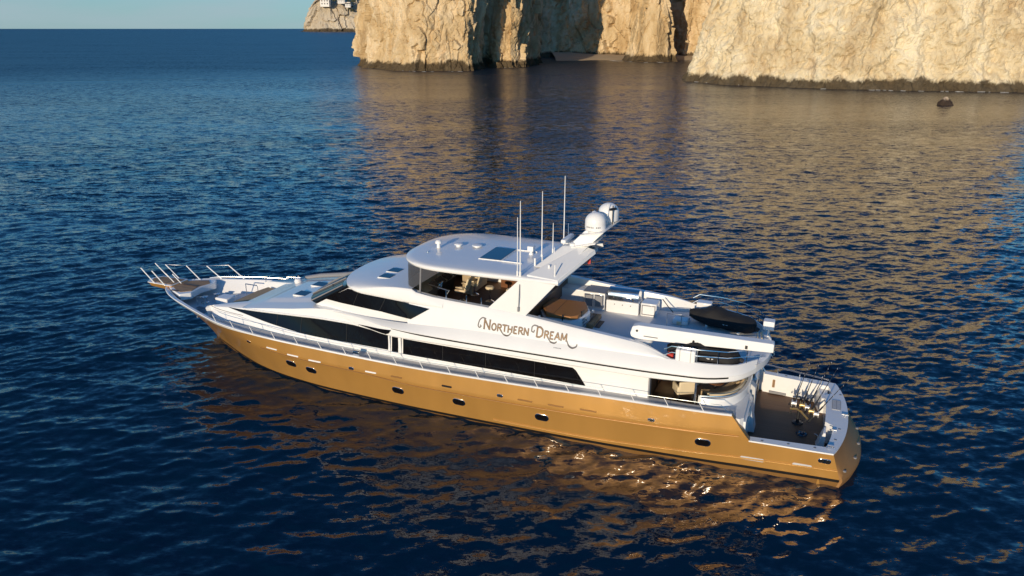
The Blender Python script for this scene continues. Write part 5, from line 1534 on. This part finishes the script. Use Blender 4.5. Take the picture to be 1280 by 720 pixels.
for s in (1, -1):
    # port side reads bow to stern, starboard stern to bow
    def place(u, v, lift, s=s):
        x = x_start - u*kx if s > 0 else x_end + u*kx
        if s > 0: z = 4.60 - (u/wid)*-.02 + v
        else: z = 4.62 + v
        if z < cr_z(x):
            t_ = (cr_z(x)-z)/(cr_z(x)-st_z(x)-.03)
            return (x, s*(cr_y(x) + (dk_y(x)-cr_y(x))*t_ + .03*math.sin(math.pi*t_) + lift + .004), z)
        return (x, s*(bul_y(x, z) + lift), z)
    mo, mg, ms = MB(), MB(), MB()
    for pts, w, thin in strokes:
        pd = dens(pts, 4) if len(pts) < 12 else pts
        ribbon(mo, pd, w + .026, place, .006)
        ribbon(mg if not thin else ms, pd, w*.62, place, .010)
    o = mo.build('name_lettering', M['outline'], YA)
    mg.build('letter_face', M['goldlet'], o); ms.build('letter_swash', M['grey'], o)
    # hailing port in tiny capitals is a faint grey line below
    m = MB()
    for k in range(6):
        u0 = wid*.86 + k*.062
        ribbon(m, [(u0, -.30), (u0+.036, -.30)], .035, place, .008)
    m.build('hailing_port', M['grey'], YA)

# ================================================================== THINGS ABOARD
def aboard(name, label, cat, x, y, z, rz=0.0, group=None):
    return tag(empty(name, W(x, y, z), R(HD) + rz), label, cat, group)

# jet skis under black covers
def jetski(x, y, rz, label, scale=1.0):
    t = aboard('covered_jet_ski', label, 'jet ski', x, y, 4.21, rz, 'covered jet skis on the boat deck')
    rings = []
    for k in range(25):
        u = -1.5 + 3.0*k/24
        q = (u+1.5)/3.0
        w = .58*min(1, (1-q)*2.6)**.55*(min(1, q*7)**.5) + .04
        hgt = np.interp(q, [0, .06, .2, .45, .56, .66, .8, .93, 1], [.30, .55, .64, .68, .82, .80, .60, .42, .30])
        base = np.interp(q, [0, .1, .8, 1], [.12, .05, .08, .24])
        ring = []
        for a in np.linspace(0, 2*math.pi, 20, endpoint=False):
            c_, s_ = math.cos(a), math.sin(a)
            yy = w*math.copysign(abs(c_)**.7, c_)
            zz = (base + .26 + (hgt-.26)*abs(s_)**1.15) if s_ > 0 else base + .26 + (.26)*s_*1.0
            yy *= 1 + .05*math.sin(9*u + 3*a) * (s_ > 0)
            zz += .022*math.sin(7*u+5*a)
            ring.append((u*scale, yy*scale, zz*scale))
        rings.append(ring)
    MB().loft(rings, cap=True).build('cover', M['blackcloth'], t, smooth=True, angle=70)
    MB().tube([(.45, -.52, .52), (.42, -.2, .90), (.40, 0, .94), (.42, .2, .90), (.45, .52, .52)], .05, 8).build('handlebar_bulge', M['blackcloth'], t, smooth=True)
    for xx in (-.9, .6): MB().box(xx-.06, xx+.06, -.42, .42, 0, .16).build('cradle', M['whitemetal'], t, bevel=.02)
    m = MB()     # pale marks on the side of the cover
    for k in range(3): m.box(-.75+.22*k, -.60+.22*k, .586*scale, .60*scale, .36, .41)
    m.build('side_marking', M['deckgrey'], t)
    MB().tube([(-1.46*scale, 0, .3), (-1.62*scale, 0, .22)], .1, 10).build('jet_nozzle', M['dark'], t, smooth=True)
    return t
jetski(5.45, 2.42, 0.05, 'jet ski under a black cover stowed beneath the white crane boom')
jetski(5.25, -1.75, -0.20, 'jet ski under a black cover in the open beyond the crane boom', 1.06)
t = aboard('fuel_can', 'red fuel can tucked behind the white life raft canister', 'fuel can', 6.7, 3.05, 4.21)
MB().box(-.14, .14, -.1, .1, 0, .40).build('can', M['red'], t, bevel=.04)
MB().tube([(-.1, 0, .4), (-.1, 0, .46), (.08, 0, .46), (.08, 0, .4)], .018, 6).build('handle', M['red'], t)
fl = aboard('small_flag', 'tiny red flag hanging beneath the radar mast wing', 'flag', 10.95, .75, 7.35)
MB().grid([[(0, 0, .40), (.0, .02, 0)], [(.07, .0, .38), (.09, .02, -.03)], [(.14, .03, .42), (.15, .0, .02)]]).build('cloth', M['red'], fl, solid=.006)
MB().tube([(-.01, 0, -.05), (-.01, 0, .55)], .012, 5).build('staff', M['steel'], fl)

# armchairs, table and tray on the shaded aft deck
def armchair(x, y, rz, label):
    t = aboard('armchair', label, 'armchair', x, y, 2.35, rz, 'cream armchairs on the aft deck')
    MB().box(-.34, .34, -.32, .32, .24, .44).build('seat', M['cream'], t, bevel=.05)
    MB().prism([(-.36, -.36, .3), (-.42, -.36, .86), (-.30, -.36, .86), (-.24, -.36, .3)], (0, .72, 0)).build('backrest', M['cream'], t, bevel=.05)
    for s in (1, -1): MB().box(-.36, .32, s*.30, s*.42, .24, .62).build('armrest', M['cream'], t, bevel=.05)
    for a in (-.28, .28):
        for b2 in (-.3, .3): MB().tube([(a, b2, 0), (a, b2, .25)], .03, 6).build('leg', M['dark'], t)
armchair(6.15, 2.25, R(-60), 'cream armchair nearest the open side of the aft deck')
armchair(6.1, 1.2, R(-80), 'cream armchair behind the nearer one, deep in the shade of the aft deck')
armchair(7.0, .6, R(-30), 'cream armchair farthest forward on the aft deck, close to the saloon door')
t = aboard('side_table', 'small round table in front of the curved settee on the aft deck', 'table', 4.95, 1.35, 2.35)
MB().lathe([(0, .5), (.36, .5), (.36, .54), (0, .54)], (0, 0, 0), 24).build('tabletop', M['wood'], t, smooth=True, angle=40)
MB().lathe([(0, 0), (.2, 0), (.16, .04), (.05, .08), (.05, .5), (0, .5)], (0, 0, 0), 16).build('pedestal', M['dark'], t, smooth=True)
t = aboard('plate', 'round white plate on the small table by the curved settee', 'plate', 4.95, 1.35, 2.893)
MB().lathe([(0, 0), (.18, 0), (.27, .03), (.28, .035), (.18, .015), (0, .012)], (0, 0, 0), 28).build('dish', M['gelcoat'], t, smooth=True)
t = aboard('wicker_basket', 'brown basket with leafy trim on the end of the curved settee', 'basket', 4.15, .95, 2.86)
m = MB()
for k in range(26):
    a = k*.9; m.tube([(.22*math.cos(a), .28*math.sin(a), .02+.01*(k%4)), (.34*math.cos(a+.3), .40*math.sin(a+.3), .10+.03*(k%3)), (.20*math.cos(a+.6), .26*math.sin(a+.6), .16)], .022, 5)
m.build('weave', M['tan'], t)

# ---------------------------------------------------------------- fishing gear in the cockpit
def rod(x, y, z, tip, label, reel='silver'):
    t = aboard('fishing_rod', label, 'fishing rod', x, y, z, 0, 'big game rods standing in the cockpit')
    d = Vector(tip) - Vector((x, y, z)); L = d.length; dn = d.normalized()
    p = lambda s, o=(0, 0, 0): tuple(dn*(L*s) + Vector(o))
    MB().tube([p(0), p(.14)], .035, 8).build('butt', M['rubber'], t, smooth=True)
    MB().tube([p(.14), p(.36)], .038, 8).build('foregrip', M['dark'], t, smooth=True)
    bl = MB().tube([p(.30), p(.6), p(1)], [.028, .018, .010], 6).build('blank', M['dark'], t, smooth=True)
    g = MB()
    for s in (.5, .62, .74, .86, .97):
        c0 = Vector(p(s)); g.tube([c0 + Vector((0, .035+.035*math.cos(a), .035*math.sin(a))) for a in np.linspace(0, 6.283, 9)], .008, 4)
    g.build('guide', M['silver'], bl)
    c0 = Vector(p(.20)) + Vector((.0, .12, .05))
    rl = MB().lathe([(0, -.11), (.16, -.11), (.165, -.07), (.09, -.06), (.09, .06), (.165, .07), (.16, .11), (0, .11)], tuple(c0), 20, 'x').build('reel', M[reel], t, smooth=True, angle=40)
    MB().tube([c0 + Vector((.14, 0, 0)), c0 + Vector((.2, 0, 0)), c0 + Vector((.2, .06, -.08))], .016, 6).lathe([(0, 0), (.03, 0), (.03, .07), (0, .07)], tuple(c0 + Vector((.2, .06, -.1))), 8).build('crank', M['dark'], rl)
    return t
# rocket launcher stand that holds the rods
t = aboard('rod_stand', 'dark pedestal rod stand with gold fittings in the middle of the cockpit', 'rod stand', 1.45, -.55, .625)
MB().lathe([(0, 0), (.24, 0), (.22, .04), (.07, .08), (.06, .6), (0, .6)], (0, 0, 0), 18).build('pedestal', M['dark'], t, smooth=True, angle=40)
MB().tube([(-.4, .45, .5), (-.1, .1, .62), (.1, -.1, .62), (.36, -.25, .52)], .045, 8).build('crossbar', M['brass'], t, smooth=True)
rodspecs = [(1.80, -.70, .95, (1.25, -2.2, 2.95), 'fishing rod with a large silver reel, foremost of the rods in the cockpit', 'silver'),
            (1.48, -.45, .95, (.78, -2.5, 3.15), 'fishing rod with a gold reel second from the front of the rod stand', 'brass'),
            (1.30, -.62, .80, (.30, -2.9, 2.9), 'fishing rod with a silver reel in the middle of the rod stand', 'silver'),
            (1.16, -.10, .95, (.05, -1.9, 3.05), 'fishing rod with a gold reel beside the lowest rod', 'brass'),
            (1.02, -.30, .85, (-.45, -1.75, 2.6), 'fishing rod leaning lowest towards the transom', 'silver')]
for sp_ in rodspecs: rod(*sp_)
t = aboard('fighting_chair_base', 'blue and silver chair socket plate bolted to the cockpit floor', 'deck socket', 1.22, .42, .622)
MB().lathe([(0, 0), (.24, 0), (.22, .03), (.1, .04), (.1, .08), (0, .08)], (0, 0, 0), 20).build('plate', M['tint'], t, smooth=True, angle=40)
MB().tube([(-.14, -.1, .06), (.14, .1, .06)], .02, 6).build('locking_bar', M['steel'], t)
t = aboard('folded_gaff', 'short gaff lying along the aft cockpit floor', 'gaff', .55, .55, .66, .15)
MB().tube([(0, -.05, 0), (0, .7, 0)], .028, 8).build('shaft', M['teaklight'], t, smooth=True)
MB().tube([(0, -.05, 0), (.0, -.18, .0), (.1, -.24, .03), (.14, -.16, .05)], .016, 6).build('hook', M['steel'], t, smooth=True)
